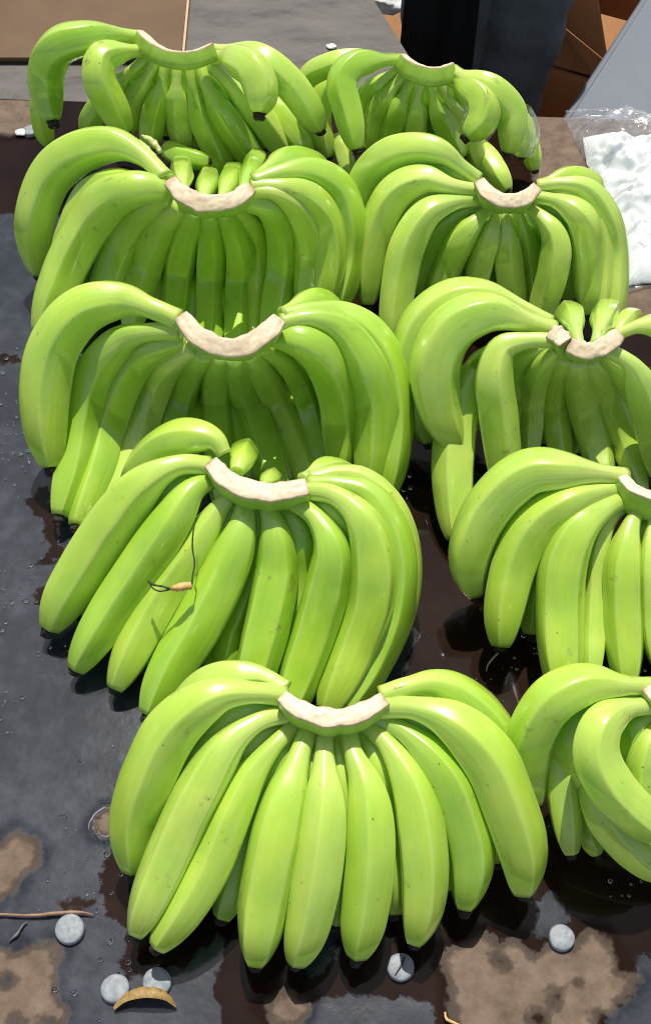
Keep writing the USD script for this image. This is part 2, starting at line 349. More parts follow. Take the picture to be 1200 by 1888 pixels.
M_backtop = mat('grey_wet_tabletop', {
    'tc': ('texture_coordinate', {}), 'mp': ('mapping', {'scale': (1, 3.0, 1)}), 'n': ('noise_texture', {'scale': 9.0, 'detail': 8.0, 'roughness': 0.68}),
    'n2': ('noise_texture', {'scale': 60.0, 'detail': 6.0, 'roughness': 0.65}),
    'r': ('rgb_ramp', {'ramp': [(0.3, (0.045, 0.037, 0.032)), (0.55, (0.075, 0.064, 0.056)), (0.72, (0.115, 0.098, 0.086))]}),
    'rr': ('rgb_ramp', {'ramp': [(0.35, (0.35, 0.35, 0.35)), (0.7, (0.65, 0.65, 0.65))]}),
    'b': ('bump', {'strength': 0.3, 'distance': 0.002}), 'p': ('principled_bsdf', {})},
    [('tc.object', 'mp.vector'), ('mp.vector', 'n.vector'), ('tc.object', 'n2.vector'), ('n.fac', 'r.fac'), ('r.color', 'p.base_color'), ('n.fac', 'rr.fac'), ('rr.color', 'p.roughness'), ('n2.fac', 'b.height'), ('b.normal', 'p.normal')])

# ------------------------------------------------------------------ the tables
TABLE_H = 0.78
_e0, _e1 = at(25, 181), at(1000, 212)
EDGE_K = (_e1[1] - _e0[1]) / (_e1[0] - _e0[0])
edge = lambda x: _e0[1] + EDGE_K * (x - _e0[0])
EDGE_Y = float(edge(0.0))


def px_poly(pts, z=0.0):
    return Polygon([at(x, y, z)[:2] for x, y in pts]).buffer(0)


dry = [
    px_poly([(-60, 1575), (0, 1568), (25, 1540), (55, 1548), (68, 1575), (62, 1592), (36, 1605), (25, 1640), (0, 1650), (-60, 1660)]),
    px_poly([(-80, 1750), (0, 1762), (26, 1768), (52, 1750), (108, 1742), (97, 1774), (93, 1830), (117, 1876), (105, 1882), (76, 1871), (52, 1920), (-80, 1930)]).difference(px_poly([(-10, 1790), (25, 1792), (36, 1808), (20, 1826), (-10, 1822)])).difference(px_poly([(12, 1872), (30, 1862), (52, 1878), (50, 1925), (10, 1925)])),
    px_poly([(825, 1770), (860, 1742), (900, 1733), (915, 1755), (950, 1742), (982, 1778), (1012, 1748), (1060, 1752), (1085, 1728), (1106, 1730), (1125, 1768), (1130, 1798), (1166, 1800), (1155, 1826), (1122, 1852), (1082, 1860), (1090, 1930), (845, 1930), (838, 1825)]).difference(px_poly([(900, 1754), (918, 1750), (945, 1775), (948, 1795), (930, 1798), (908, 1775)])).difference(Point(at(1065, 1813)[:2]).buffer(0.0042)).difference(Point(at(1025, 1840)[:2]).buffer(0.007)).difference(Point(at(992, 1880)[:2]).buffer(0.008)),
    px_poly([(-200, 172), (75, 172), (75, 228), (85, 240), (20, 246), (-200, 240)]),
    px_poly([(965, 205), (1300, 205), (1300, 330), (1260, 600), (1140, 590), (1130, 520), (1060, 420), (990, 330)]),
    px_poly([(180, 1520), (205, 1500), (218, 1510), (215, 1530), (195, 1532)]),
    px_poly([(500, 1850), (530, 1835), (560, 1850), (548, 1880), (510, 1880)]),
]
dry_union = shapely.union_all(dry)
X0, X1, Y0 = -0.62, 0.78, 0.04
nx, ny = 300, 246
gx, gy = np.meshgrid(np.linspace(X0, X1, nx), np.linspace(0, 1, ny))
gy = Y0 + gy * (edge(gx) - 0.004 - Y0)
pts = shapely.points(gx.ravel(), gy.ravel())
inside = shapely.contains(dry_union, pts)
dist = np.where(inside, shapely.distance(dry_union.boundary, pts), -shapely.distance(dry_union, pts))
sdf = np.clip(dist, -0.03, 0.03)
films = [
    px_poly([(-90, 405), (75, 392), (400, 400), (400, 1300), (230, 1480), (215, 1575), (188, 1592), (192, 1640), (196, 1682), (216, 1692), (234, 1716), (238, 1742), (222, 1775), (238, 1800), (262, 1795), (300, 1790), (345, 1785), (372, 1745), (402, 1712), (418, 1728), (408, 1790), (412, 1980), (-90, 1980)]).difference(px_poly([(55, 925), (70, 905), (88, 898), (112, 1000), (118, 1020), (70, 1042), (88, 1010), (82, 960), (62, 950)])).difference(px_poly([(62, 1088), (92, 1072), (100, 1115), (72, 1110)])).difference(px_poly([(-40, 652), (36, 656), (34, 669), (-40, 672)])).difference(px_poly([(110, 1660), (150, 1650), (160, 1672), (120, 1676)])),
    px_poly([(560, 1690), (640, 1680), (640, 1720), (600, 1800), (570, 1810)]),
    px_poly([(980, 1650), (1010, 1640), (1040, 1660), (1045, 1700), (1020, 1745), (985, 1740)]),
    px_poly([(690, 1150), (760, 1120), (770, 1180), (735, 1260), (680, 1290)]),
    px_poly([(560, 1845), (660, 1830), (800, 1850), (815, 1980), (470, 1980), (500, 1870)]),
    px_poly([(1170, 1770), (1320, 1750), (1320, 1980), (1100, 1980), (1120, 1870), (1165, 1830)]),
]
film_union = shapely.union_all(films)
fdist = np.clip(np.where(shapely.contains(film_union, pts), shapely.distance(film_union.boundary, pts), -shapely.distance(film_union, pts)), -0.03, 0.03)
relief = 0.0016 * (meshkit.fbm(np.stack([gx.ravel() * 7, gy.ravel() * 7, 0 * gx.ravel()], 1), 3, 4) - 0.5) + 0.0002 * np.clip(sdf / 0.01, -1, 1)
V = np.stack([gx.ravel(), gy.ravel(), np.minimum(relief, 0.0012)], 1)
ii, jj = np.meshgrid(np.arange(ny - 1), np.arange(nx - 1), indexing='ij')
a = (ii * nx + jj).ravel()
F = np.vstack([np.stack([a, a + 1, a + nx + 1], 1), np.stack([a, a + nx + 1, a + nx], 1)])
table = thing('table', 'long brown tabletop wet with water, with dry patches, under the banana hands', 'table', ((X0 + X1) / 2, (Y0 + EDGE_Y) / 2, -TABLE_H))
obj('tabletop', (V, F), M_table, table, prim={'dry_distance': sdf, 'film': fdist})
obj('slab', slab(Polygon([(X0, Y0), (X1, Y0), (X1, edge(X1)), (X0, edge(X0))]), -0.032, -0.003), M_table, table, smooth=False)
for lx, ly in ((X0 + 0.06, Y0 + 0.06), (X1 - 0.06, Y0 + 0.06), (X0 + 0.06, EDGE_Y - 0.08), (X1 - 0.06, EDGE_Y - 0.08)):
    obj('leg', box((lx - 0.025, ly - 0.025, -TABLE_H), (lx + 0.025, ly + 0.025, -0.033), 0.003), M_steel, table, smooth=False)


def nail(px, py, r, tilt=(0, 0), slot=False, seed=0):
    c = at(px, py, 0.003)
    rr = np.array([0.0, 0.55, 0.86, 0.96, 1.0, 1.0]) * r
    zz = np.array([0.0026, 0.0025, 0.0022, 0.0016, 0.0006, -0.0022])
    n = 28
    a = np.arange(n) / n * 2 * np.pi
    wob = 1 + 0.035 * (meshkit.noise(np.stack([np.cos(a) * 1.4, np.sin(a) * 1.4, 0 * a + seed], 1), 3) - 0.5) * 2
    P = [np.array([[0, 0, zz[0]]])]
    for q in range(1, 6):
        P.append(np.stack([np.cos(a) * rr[q] * wob, np.sin(a) * rr[q] * wob, zz[q] + 0.0005 * (meshkit.noise(np.stack([np.cos(a) * 2, np.sin(a) * 2, a * 0 + q], 1), seed) - 0.5) + tilt[0] * np.cos(a) * rr[q] + tilt[1] * np.sin(a) * rr[q]], 1))
    P = np.vstack(P) + c
    k = np.arange(n)
    F = [np.stack([np.zeros(n, int), 1 + k, 1 + (k + 1) % n], 1)]
    for q in range(4):
        o = 1 + q * n
        F += [np.stack([o + k, o + n + k, o + n + (k + 1) % n], 1), np.stack([o + k, o + n + (k + 1) % n, o + (k + 1) % n], 1)]
    p = obj('nail_head', (P, np.vstack(F)), M_galv, table, smooth=35)
    if slot:
        q0, q1 = c + np.array([-0.004, -0.0062, 0.0028]), c + np.array([0.003, 0.0062, 0.0028])
        obj('crack', tube([q0, c + [0.0008, 0.001, 0.0028], q1], [0.0004, 0.0009, 0.0006], 10, 6), M_shoe, p)
    return p


nail(129, 1713, 0.0106, (0.02, 0.03), seed=1)
nail(213, 1823, 0.0100, (0, 0.02), seed=2)
nail(290, 1811, 0.0101, (-0.03, 0.05), seed=3)
nail(738, 1783, 0.0098, (0.05, 0.0), True, seed=4)
nail(1035, 1729, 0.0094, (0.0, 0.0), seed=5)
nail(57, 241, 0.0090, (0.1, 0.0), seed=6)

# second table behind, meeting the first along its far edge, cut at a slant on the right
b0, b1 = at(757, 102, -0.004), at(699, 10, -0.004)
slope = (b1 - b0) / (b1[1] - b0[1])
yb = EDGE_Y + 0.006
pr0, pr1 = b0 + slope * (yb - b0[1]), b0 + slope * (2.05 - b0[1])
back = Polygon([(-0.9, edge(-0.9) + 0.003), (pr0[0], edge(pr0[0]) + 0.003), (pr1[0], 2.05), (-0.9, 2.05)])
bt = thing('table', 'grey stained table behind the left bananas, in front of the person', 'table', (-0.4, 1.6, -TABLE_H))
obj('tabletop', slab(back, -0.034, -0.004), M_backtop, bt, smooth=False)
for lx, ly in ((-0.8, yb + 0.06), (pr0[0] - 0.10, yb + 0.06), (-0.8, 1.95), (pr1[0] - 0.1, 1.95)):
    obj('leg', box((lx - 0.025, ly - 0.025, -TABLE_H), (lx + 0.025, ly + 0.025, -0.035), 0.003), M_steel, bt, smooth=False)

# the ground
gv = np.array([[-30, -20, -TABLE_H - 0.002], [30, -20, -TABLE_H - 0.002], [30, 40, -TABLE_H - 0.002], [-30, 40, -TABLE_H - 0.002]])
tag(obj('ground', (gv, [[0, 1, 2], [0, 2, 3]]), M_floor, smooth=False), 'grey concrete ground under the tables', None, kind='structure')

# ------------------------------------------------------------------ banana hands
PROFILE = PchipInterpolator([0, .05, .11, .18, .27, .37, .48, .62, .74, .83, .90, .95, .985, 1.0], [.42, .39, .40, .52, .76, .92, .995, 1.0, .975, .91, .79, .64, .49, .41])
NR, NA = 54, 40
_u = (np.arange(NA) % 8) / 8
ANG = (np.arange(NA) // 8 + _u + 0.09 * np.sin(2 * np.pi * _u)) / 5 * 2 * np.pi
SECT = np.cos(np.pi / 5) / np.cos((ANG + np.pi / 5) % (2 * np.pi / 5) - np.pi / 5)
SECT = SECT / SECT.mean()
RIDGE = np.abs(((ANG / (2 * np.pi) * 5 + 0.5) % 1) - 0.5)
RIDGE = 2 * RIDGE          # 1 on the ridges, 0 in the middle of a face
SECT = 0.75 * SECT + 0.25 * np.minimum(SECT, 1.02) + 0.006 * np.exp(-((1 - RIDGE) / 0.16) ** 2)


def banana(parent, pts, width, neck=0.0, stub=0.37, tone=(.34, .33, .33), k=[0]):
    """one finger: centre line in photo pixels and heights in mm, full width in photo pixels where it is thickest"""
    k[0] += 1
    rng = np.random.default_rng(1000 + k[0])
    q = np.array(pts, float)
    C0 = np.array([at(x, y, z / 1000) for x, y, z in q])
    mid = C0[len(C0) // 2]
    rad = 0.5 * width / FPX * depth(mid)
    s0 = np.r_[0, np.cumsum(np.linalg.norm(np.diff(C0, axis=0), axis=1))]
    s0 /= s0[-1]
    prof = lambda s: PROFILE(np.clip(neck + (1 - neck) * s, 0, 1))
    C0 = np.array([at(x, y, max(z / 1000, rad * float(prof(s)) * 0.97 + 0.001)) for (x, y, z), s in zip(q, s0)])
    C, L = spline(C0, NR)
    s = np.linspace(0, 1, NR)
    T, N, B = frames(C)
    phase = rng.uniform(-0.63, 0.63)
    twist = rng.uniform(-0.25, 0.25)
    a = ANG[None] + phase + twist * s[:, None]
    sharp = np.clip((s - 0.05) / 0.3, 0, 1)[:, None] * (0.56 + 0.2 * np.clip((s[:, None] - 0.75) / 0.2, 0, 1))
    sect = 1 + sharp * (SECT[None] - 1)
    lump = meshkit.fbm(np.stack([np.repeat(s[:, None] * 5, NA, 1) + k[0] * 3.7, np.cos(a) * 0.9, np.sin(a) * 0.9], -1), 2, 11) - 0.5
    r = rad * prof(s)[:, None] * sect * (1 + 0.10 * lump)
    V = C[:, None] + r[..., None] * (np.cos(a)[..., None] * N[:, None] + np.sin(a)[..., None] * B[:, None])
    straight = np.stack([np.repeat(s[:, None] * L, NA, 1) + k[0] * 0.37, rad * np.cos(ANG)[None] + 0 * a, rad * np.sin(ANG)[None] + 0 * a], -1).reshape(-1, 3)
    V = np.vstack([V.reshape(-1, 3), C[:1], C[-1:]])
    along = np.r_[np.repeat(neck + (1 - neck) * s, NA), neck, 1]
    ridge = np.r_[(RIDGE[None] * np.clip((s - 0.12) / 0.2, 0, 1)[:, None]).ravel(), 0, 0]
    straight = np.vstack([straight, straight[:1], straight[-1:]])
    b = obj('banana', (V, tube_faces(NR, NA)), SKINS[int(rng.choice(3, p=tone))], parent, prim={'along': along, 'ridge': ridge, 'straight': straight})
    # dried blossom end
    e, t = C[-1], T[-1]
    rt = rad * stub
    tl = rad * rng.uniform(0.24, 0.42)
    tip = tube([e - t * tl * 0.25, e + t * tl * 0.35, e + t * tl * 0.75, e + t * tl], np.array([0.86, 0.84, 0.78, 0.6]) * rt, 8, 14, 0.22, k[0])
    obj('blossom_end', tip, M_tip, b)
    sc = tube([e + t * tl * 0.9, e + t * tl * 1.03], np.array([0.34, 0.3]) * rt, 3, 10, 0.3, k[0])
    obj('blossom_scar', sc, M_tipc, b)
    return b


def crown(parent, pts, width, z, normal, high, seed=0):
    """the cut crown: a curved bar with a cream cut face on top. pts: centre line of the face in pixels"""
    C0 = np.array([at(x, y, z / 1000) for x, y in pts])
    n = 40
    C, L = spline(C0, n)
    T = np.gradient(C, axis=0)
    T /= np.linalg.norm(T, axis=1, keepdims=True)
    nn = np.asarray(normal, float)
    nn = nn / np.linalg.norm(nn)
    S = np.cross(nn[None], T)
    S /= np.linalg.norm(S, axis=1, keepdims=True)
    U = np.cross(T, S)
    hw = 0.45 * width / FPX * depth(C0[len(C0) // 2])
    s = np.linspace(0, 1, n)
    endw = 1 - 0.22 * np.abs(2 * s - 1) ** 4
    jit = 1 + 0.20 * (meshkit.fbm(np.stack([s * 9 + seed, 0 * s, 0 * s], 1), 3, seed) - 0.5) * 2
    jit2 = 1 + 0.20 * (meshkit.fbm(np.stack([s * 9 + seed + 50, 0 * s, 0 * s], 1), 3, seed) - 0.5) * 2
    high = high / 1000
    # body section (local: x across, y along the normal)
    sec = [(-0.98, -0.02), (-1.04, -0.25), (-1.08, -0.6), (-0.95, -0.9), (-0.6, -1.0), (0, -1.02), (0.6, -1.0), (0.95, -0.9), (1.08, -0.6), (1.04, -0.25), (0.98, -0.02), (0.5, 0.0), (0, 0.0), (-0.5, 0.0)]
    ring = np.array(sec)
    V = C[:, None] + (ring[None, :, 0] * (hw * endw * np.where(ring[None, :, 0] > 0, jit[:, None], jit2[:, None]).T).T)[..., None] * S[:, None] + (ring[None, :, 1] * high)[..., None] * U[:, None]
    V = np.vstack([V.reshape(-1, 3), (C[:1] - U[:1] * high * 0.5), (C[-1:] - U[-1:] * high * 0.5)])
    c = obj('crown', (V, tube_faces(n, len(sec))), M_crown, parent, smooth=40)
    m = 13
    x = np.linspace(-1, 1, m)
    lift = 0.0006 + 0.0015 * (1 - x ** 4)[None] * (0.2 + meshkit.fbm(np.stack([np.repeat(s[:, None] * 14, m, 1), np.repeat(x[None] * 2, n, 0), np.full((n, m), seed * 1.0)], -1), 3, 5))
    W = C[:, None] + (x[None] * (hw * 0.97 * endw)[:, None] * np.where(x[None] > 0, jit[:, None], jit2[:, None]))[..., None] * S[:, None] + lift[..., None] * U[:, None]
    i, j = np.meshgrid(np.arange(n - 1), np.arange(m - 1), indexing='ij')
    a = (i * m + j).ravel()
    F = np.vstack([np.stack([a, a + m + 1, a + m], 1), np.stack([a, a + 1, a + m + 1], 1)])
    fn = np.cross(W.reshape(-1, 3)[F[0, 1]] - W.reshape(-1, 3)[F[0, 0]], W.reshape(-1, 3)[F[0, 2]] - W.reshape(-1, 3)[F[0, 0]])
    if np.dot(fn, nn) < 0:
        F = F[:, ::-1]
    Wv = W.reshape(-1, 3)
    nW = len(Wv)
    low = Wv - np.repeat(U, m, 0) * 0.004
    rim = np.r_[np.arange(m), np.arange(2 * m - 1, n * m, m), np.arange(n * m - 2, (n - 1) * m - 1, -1), np.arange((n - 2) * m, 0, -m)]
    r2 = np.roll(rim, -1)
    side = np.vstack([np.stack([rim, r2, r2 + nW], 1), np.stack([rim, r2 + nW, rim + nW], 1)])
    ed = np.maximum(np.abs(x)[None] ** 7 * 0.75 + 0 * s[:, None], np.clip((np.abs(2 * s - 1) - 0.8) / 0.2, 0, 1)[:, None] ** 1.5 + 0 * x[None]).ravel()
    obj('cut_face', (np.vstack([Wv, low]), np.vstack([F, side])), M_cut, c, smooth=True, prim={'edge': np.r_[ed, ed]})


UPN, BACKN, LOWN = (0, -0.14, 0.99), (0, 0.62, 0.78), (0, -0.58, 0.81)
G_HANDS = 'hands of green bananas on the wet table'
HANDS = [
 dict(label='nearest hand of the left row, next to the nail heads', tone=(.4,.45,.15), inner=[(0, 2), 2, (3, 5), 5, 6, 7, 8, 9, (9, 10)], base=(600, 1500),
  crown=[([(519, 1283), (545, 1303), (580, 1318), (620, 1324), (660, 1316), (690, 1300), (708, 1287)], 42, 135, UPN, 24, 1)],
  fingers=[
   ([(524, 1283, 122.0), (466, 1277, 132.2), (400, 1282, 135.0), (330, 1333, 117.1), (276, 1430, 85.7), (250, 1520, 54.3), (247, 1606, 31.9)], 104),
   ([(528, 1272, 120), (485, 1248, 122), (440, 1248, 118), (380, 1275, 98), (300, 1380, 55)], 84),
   ([(530, 1315, 112.0), (480, 1328, 118.9), (425, 1368, 114.4), (375, 1450, 96.5), (325, 1555, 69.6), (278, 1660, 45.4), (252, 1720, 29.2)], 94),
   ([(548, 1335, 106.0), (508, 1372, 107.5), (462, 1432, 96.5), (428, 1500, 83.9), (395, 1580, 66.0), (345, 1670, 46.3), (290, 1746, 29.2)], 84),
   ([(480, 1480, 50), (450, 1560, 33), (419, 1660, 14)], 58, 0.3),
   ([(572, 1340, 108.0), (556, 1382, 109.4), (530, 1465, 99.4), (507, 1560, 81.7), (490, 1650, 59.4), (479, 1725, 41.7), (472, 1775, 28.3)], 100),
   ([(600, 1342, 108.0), (598, 1390, 109.4), (599, 1490, 99.4), (588, 1600, 77.2), (570, 1700, 50.5), (546, 1775, 28.3)], 92),
   ([(640, 1342, 108.0), (652, 1390, 109.4), (675, 1450, 102.1), (685, 1560, 81.7), (674, 1680, 50.5), (658, 1763, 28.3)], 92),
   ([(678, 1335, 108.0), (718, 1378, 109.4), (758, 1450, 99.4), (779, 1560, 77.2), (779, 1660, 50.5), (765, 1736, 28.3)], 90),
   ([(695, 1322, 112.0), (757, 1358, 113.1), (815, 1418, 102.1), (850, 1500, 79.0), (867, 1580, 55.0), (857, 1672, 29.2)], 92),
   ([(700, 1305, 120.0), (765, 1306, 128.3), (835, 1332, 126.1), (897, 1398, 108.3), (936, 1488, 81.7), (961, 1570, 55.0), (965, 1644, 31.0)], 106),
   ([(703, 1284, 122), (745, 1268, 126), (800, 1262, 118), (866, 1305, 96), (922, 1380, 68), (955, 1460, 40), (955, 1560, 22)], 96),
   ([(728, 1450, 42), (730, 1560, 28), (726, 1650, 14)], 54, 0.3),
   ([(618, 1540, 38), (622, 1620, 24), (622, 1692, 13)], 48, 0.3),
  ]),
 dict(label='left row hand with a thread and dried floret on it', tone=(.45,.2,.35), inner=[(0, 4), 5, 6, (7, 9), 9, 10], base=(470, 1100),
  crown=[([(388, 852), (418, 882), (450, 900), (490, 907), (530, 905), (567, 897)], 44, 130, (0, -0.25, 0.97), 24, 2)],
  fingers=[
   ([(385, 860, 118), (335, 856, 127), (278, 882, 120), (224, 942, 95), (165, 1030, 60), (118, 1105, 34), (92, 1158, 17)], 96),
   ([(414, 838, 122), (396, 812, 128), (345, 806, 124), (290, 832, 105), (235, 900, 68)], 74, 0.1),
   ([(436, 872, 118), (444, 852, 112), (450, 836, 90), (454, 828, 60)], 52, 0.16),
   ([(486, 895, 112), (497, 884, 96), (505, 876, 70)], 36, 0.1),
   ([(395, 882, 108), (356, 903, 113), (320, 958, 100), (270, 1035, 75), (215, 1115, 48), (166, 1192, 27), (141, 1234, 15)], 86, 0.10),
   ([(422, 915, 106), (397, 948, 98), (360, 1010, 80), (306, 1092, 56), (255, 1185, 34), (213, 1270, 15)], 80, 0.10),
   ([(456, 922, 106), (443, 985, 95), (412, 1065, 72), (366, 1155, 50), (315, 1240, 30), (275, 1320, 16)], 92, 0.10),
   ([(491, 928, 106), (507, 985, 95), (510, 1050, 74), (492, 1150, 50), (470, 1240, 30), (458, 1300, 18)], 86, 0.10),
   ([(450, 1050, 45), (432, 1140, 28), (408, 1240, 18)], 60, 0.3),
   ([(538, 922, 108), (582, 955, 110), (610, 1010, 100), (604, 1080, 75), (580, 1170, 46), (552, 1250, 26), (528, 1325, 18)], 88),
   ([(565, 905, 115), (615, 913, 121), (662, 950, 117), (687, 1020, 95), (684, 1110, 66), (652, 1200, 38), (602, 1315, 17)], 92),
   ([(568, 893, 116), (625, 893, 119), (677, 910, 114), (713, 970, 96), (726, 1050, 72), (715, 1140, 46), (682, 1225, 26), (636, 1312, 17)], 84),
   ([(570, 884, 113), (620, 872, 112), (666, 880, 106), (712, 932, 88), (737, 1010, 64), (735, 1100, 42), (700, 1200, 24), (662, 1280, 16)], 76),
   ([(556, 882, 116), (578, 872, 110), (612, 866, 96), (650, 880, 70)], 50),
  ]),
 dict(label='widest banana hand, mid left row, its inner side deeply shaded', tone=(.3,.1,.6), inner=[1, 2, 3, 4, 5, 6, 7, 8, 9], base=(420, 760),
  crown=[([(333, 583), (356, 612), (390, 634), (430, 641), (465, 631), (498, 608), (516, 588)], 44, 164, LOWN, 26, 3)],
  fingers=[
   ([(330, 590, 150), (285, 570, 156), (230, 553, 150), (160, 568, 140), (107, 630, 115), (88, 710, 86), (88, 790, 58), (96, 860, 36)], 96),
   ([(332, 612, 140), (280, 612, 140), (225, 628, 122), (178, 690, 84), (157, 770, 52), (141, 860, 30), (112, 952, 17)], 84),
   ([(345, 626, 130), (300, 637, 125), (256, 662, 100), (223, 722, 68), (201, 790, 40), (181, 870, 26), (142, 970, 16)], 73, 0.17),
   ([(362, 640, 130), (322, 660, 108), (288, 702, 68), (262, 780, 36), (240, 860, 22), (200, 950, 18)], 65, 0.17),
   ([(380, 650, 130), (352, 680, 76), (332, 730, 36), (318, 790, 22), (285, 930, 18)], 63, 0.17),
   ([(406, 655, 130), (401, 690, 71), (400, 740, 28), (402, 800, 20), (409, 935, 18)], 61, 0.17),
   ([(432, 656, 130), (441, 690, 71), (460, 740, 28), (480, 800, 20), (528, 955, 18)], 67, 0.17),
   ([(458, 650, 130), (484, 685, 74), (512, 735, 30), (541, 800, 20), (594, 945, 18)], 63, 0.17),
   ([(482, 640, 128), (524, 660, 100), (554, 700, 62), (575, 760, 34), (606, 900, 20)], 55, 0.17),
   ([(505, 620, 138), (558, 630, 138), (600, 664, 118), (624, 730, 82), (629, 800, 50), (624, 880, 26)], 81, 0.17),
   ([(518, 596, 150), (574, 587, 152), (626, 607, 138), (669, 667, 112), (692, 740, 80), (692, 820, 50), (682, 905, 26)], 86),
   ([(522, 584, 152), (570, 573, 150), (622, 580, 134), (677, 617, 118), (713, 690, 90), (723, 770, 62), (716, 860, 36), (706, 925, 18)], 80),
   ([(520, 577, 145), (550, 562, 138), (590, 560, 115), (630, 585, 80)], 54),
   ([(702, 640, 58), (728, 740, 46), (738, 820, 28), (733, 890, 14)], 48, 0.15),
  ]),
 dict(label='left row hand with split skin at its left neck, second farthest', tone=(.3,.15,.55), inner=[2, 3, 4, 5, 6, 7, 8, 9], base=(370, 480),
  crown=[([(313, 333), (336, 357), (365, 372), (400, 375), (435, 366), (463, 345)], 38, 162, LOWN, 26, 4)],
  fingers=[
   ([(306, 330, 150), (268, 292, 154), (215, 266, 156), (150, 278, 144), (96, 325, 115), (69, 400, 80), (66, 455, 50), (72, 503, 24)], 80),
   ([(300, 345, 138), (230, 332, 136), (170, 358, 114), (130, 440, 76), (112, 500, 46)], 62),
   ([(306, 350, 142), (256, 347, 145), (211, 362, 130), (169, 410, 100), (136, 470, 74), (106, 540, 50), (76, 615, 26)], 83, 0.17),
   ([(315, 362, 130), (275, 378, 114), (240, 410, 88), (213, 470, 56), (191, 540, 30), (165, 600, 20)], 69, 0.17),
   ([(338, 378, 128), (309, 400, 102), (286, 440, 72), (263, 500, 36), (240, 610, 20)], 69, 0.17),
   ([(360, 386, 128), (349, 412, 98), (339, 450, 68), (329, 510, 28), (322, 625, 20)], 61, 0.17),
   ([(386, 390, 128), (388, 415, 96), (390, 460, 66), (388, 520, 26), (386, 665, 20)], 57, 0.17),
   ([(412, 388, 128), (428, 415, 98), (442, 460, 68), (442, 520, 28), (434, 675, 20)], 57, 0.17),
   ([(436, 382, 126), (464, 412, 96), (478, 460, 58), (476, 530, 30), (464, 655, 18)], 43, 0.17),
   ([(448, 372, 135), (490, 378, 130), (518, 410, 104), (525, 460, 70), (519, 520, 40), (496, 640, 22)], 67, 0.17),
   ([(458, 354, 145), (505, 355, 146), (548, 380, 126), (571, 430, 95), (573, 490, 65), (560, 570, 38)], 64),
   ([(463, 345, 148), (515, 345, 148), (562, 362, 132), (596, 410, 103), (606, 480, 72), (598, 560, 42)], 70),
   ([(466, 336, 150), (520, 318, 152), (570, 318, 140), (616, 350, 115), (637, 410, 88), (637, 480, 58), (622, 570, 32)], 74),
   ([(470, 330, 148), (500, 308, 145), (532, 298, 128), (577, 310, 98), (605, 340, 60)], 60),
   ([(338, 352, 148), (337, 330, 136), (335, 312, 104), (333, 300, 60)], 42, 0.12),
   ([(374, 368, 148), (380, 350, 134), (384, 334, 100), (386, 322, 55)], 44, 0.12),
   ([(410, 366, 148), (420, 344, 136), (428, 326, 104), (433, 312, 55)], 44, 0.12),
   ([(448, 352, 148), (459, 326, 138), (469, 304, 106), (476, 286, 55)], 44, 0.12),
  ]),
 dict(label='farthest left hand, before the flat brown cardboard, black tips facing forward', tone=(.4,.3,.3), inner=[3, 4, (5, 6), (6, 8), 8, 9], base=(330, 250),
  crown=[([(259, 58), (283, 80), (312, 94), (350, 97), (391, 82)], 24, 155, BACKN, 16, 5)],
  fingers=[
   ([(258, 70, 140), (206, 64, 152), (155, 70, 158), (107, 86, 150), (86, 130, 122), (88, 178, 100), (98, 224, 84)], 70, 0.0, 0.42),
   ([(90, 130, 90), (78, 190, 62), (82, 235, 36), (90, 268, 16)], 42, 0.2, 0.42),
   ([(264, 93, 138), (225, 97, 148), (187, 110, 150), (182, 145, 138), (206, 195, 112), (232, 245, 85)], 62, 0.0, 0.42),
   ([(273, 106, 130), (245, 128, 122), (215, 158, 100), (182, 200, 70), (155, 240, 44)], 48, -0.10, 0.42),
   ([(286, 114, 130), (268, 150, 114), (250, 190, 84), (235, 245, 50)], 50, -0.10, 0.42),
   ([(306, 118, 130), (298, 160, 112), (282, 215, 80), (276, 275, 48)], 48, -0.10, 0.42),
   ([(328, 122, 130), (326, 165, 112), (331, 215, 80), (340, 275, 48)], 50, -0.10, 0.42),
   ([(308, 275, 62), (335, 288, 64), (368, 296, 66), (386, 297, 66)], 40, 0.3, 0.42),
   ([(350, 122, 130), (355, 165, 112), (372, 220, 80), (400, 285, 48), (420, 330, 28)], 52, -0.10, 0.42),
   ([(368, 120, 130), (385, 165, 114), (415, 215, 84), (450, 270, 52), (478, 315, 28)], 58, -0.10, 0.42),
   ([(384, 114, 130), (414, 146, 118), (455, 190, 90), (500, 245, 56), (535, 295, 28)], 56, -0.10, 0.42),
   ([(392, 104, 138), (435, 111, 148), (468, 130, 152), (480, 168, 140), (478, 209, 126)], 68, 0.0, 0.42),
   ([(394, 93, 142), (445, 97, 150), (490, 115, 150), (536, 155, 134), (571, 205, 110), (590, 240, 92)], 60, 0.0, 0.42),
   ([(480, 170, 78), (530, 230, 58), (572, 285, 36)], 52, 0.2, 0.42),
  ]),
 dict(label='farthest right hand, before the person, plastic over its tips', tone=(.3,.5,.2), inner=[4, 5, 6, 7, 8, 9], base=(780, 250),
  crown=[([(742, 101), (768, 119), (800, 127), (834, 118)], 21, 145, BACKN, 17, 6)],
  fingers=[
   ([(738, 110, 132), (695, 112, 142), (652, 120, 148), (632, 150, 138), (644, 210, 116), (658, 276, 92)], 56, 0.0, 0.42),
   ([(730, 108, 128), (660, 108, 134), (610, 119, 128), (570, 142, 108), (552, 185, 78)], 44, 0.0, 0.42),
   ([(640, 130, 100), (600, 160, 86), (587, 220, 58), (606, 290, 26)], 48, 0.2, 0.42),
   ([(620, 250, 40), (638, 300, 24), (641, 332, 14)], 34, 0.3, 0.42),
   ([(742, 124, 125), (702, 150, 114), (674, 182, 90), (655, 235, 60)], 44, -0.10, 0.42),
   ([(748, 136, 125), (716, 172, 108), (693, 218, 78), (680, 275, 48)], 48, -0.10, 0.42),
   ([(760, 144, 125), (741, 185, 106), (723, 230, 76), (710, 285, 46)], 48, -0.10, 0.42),
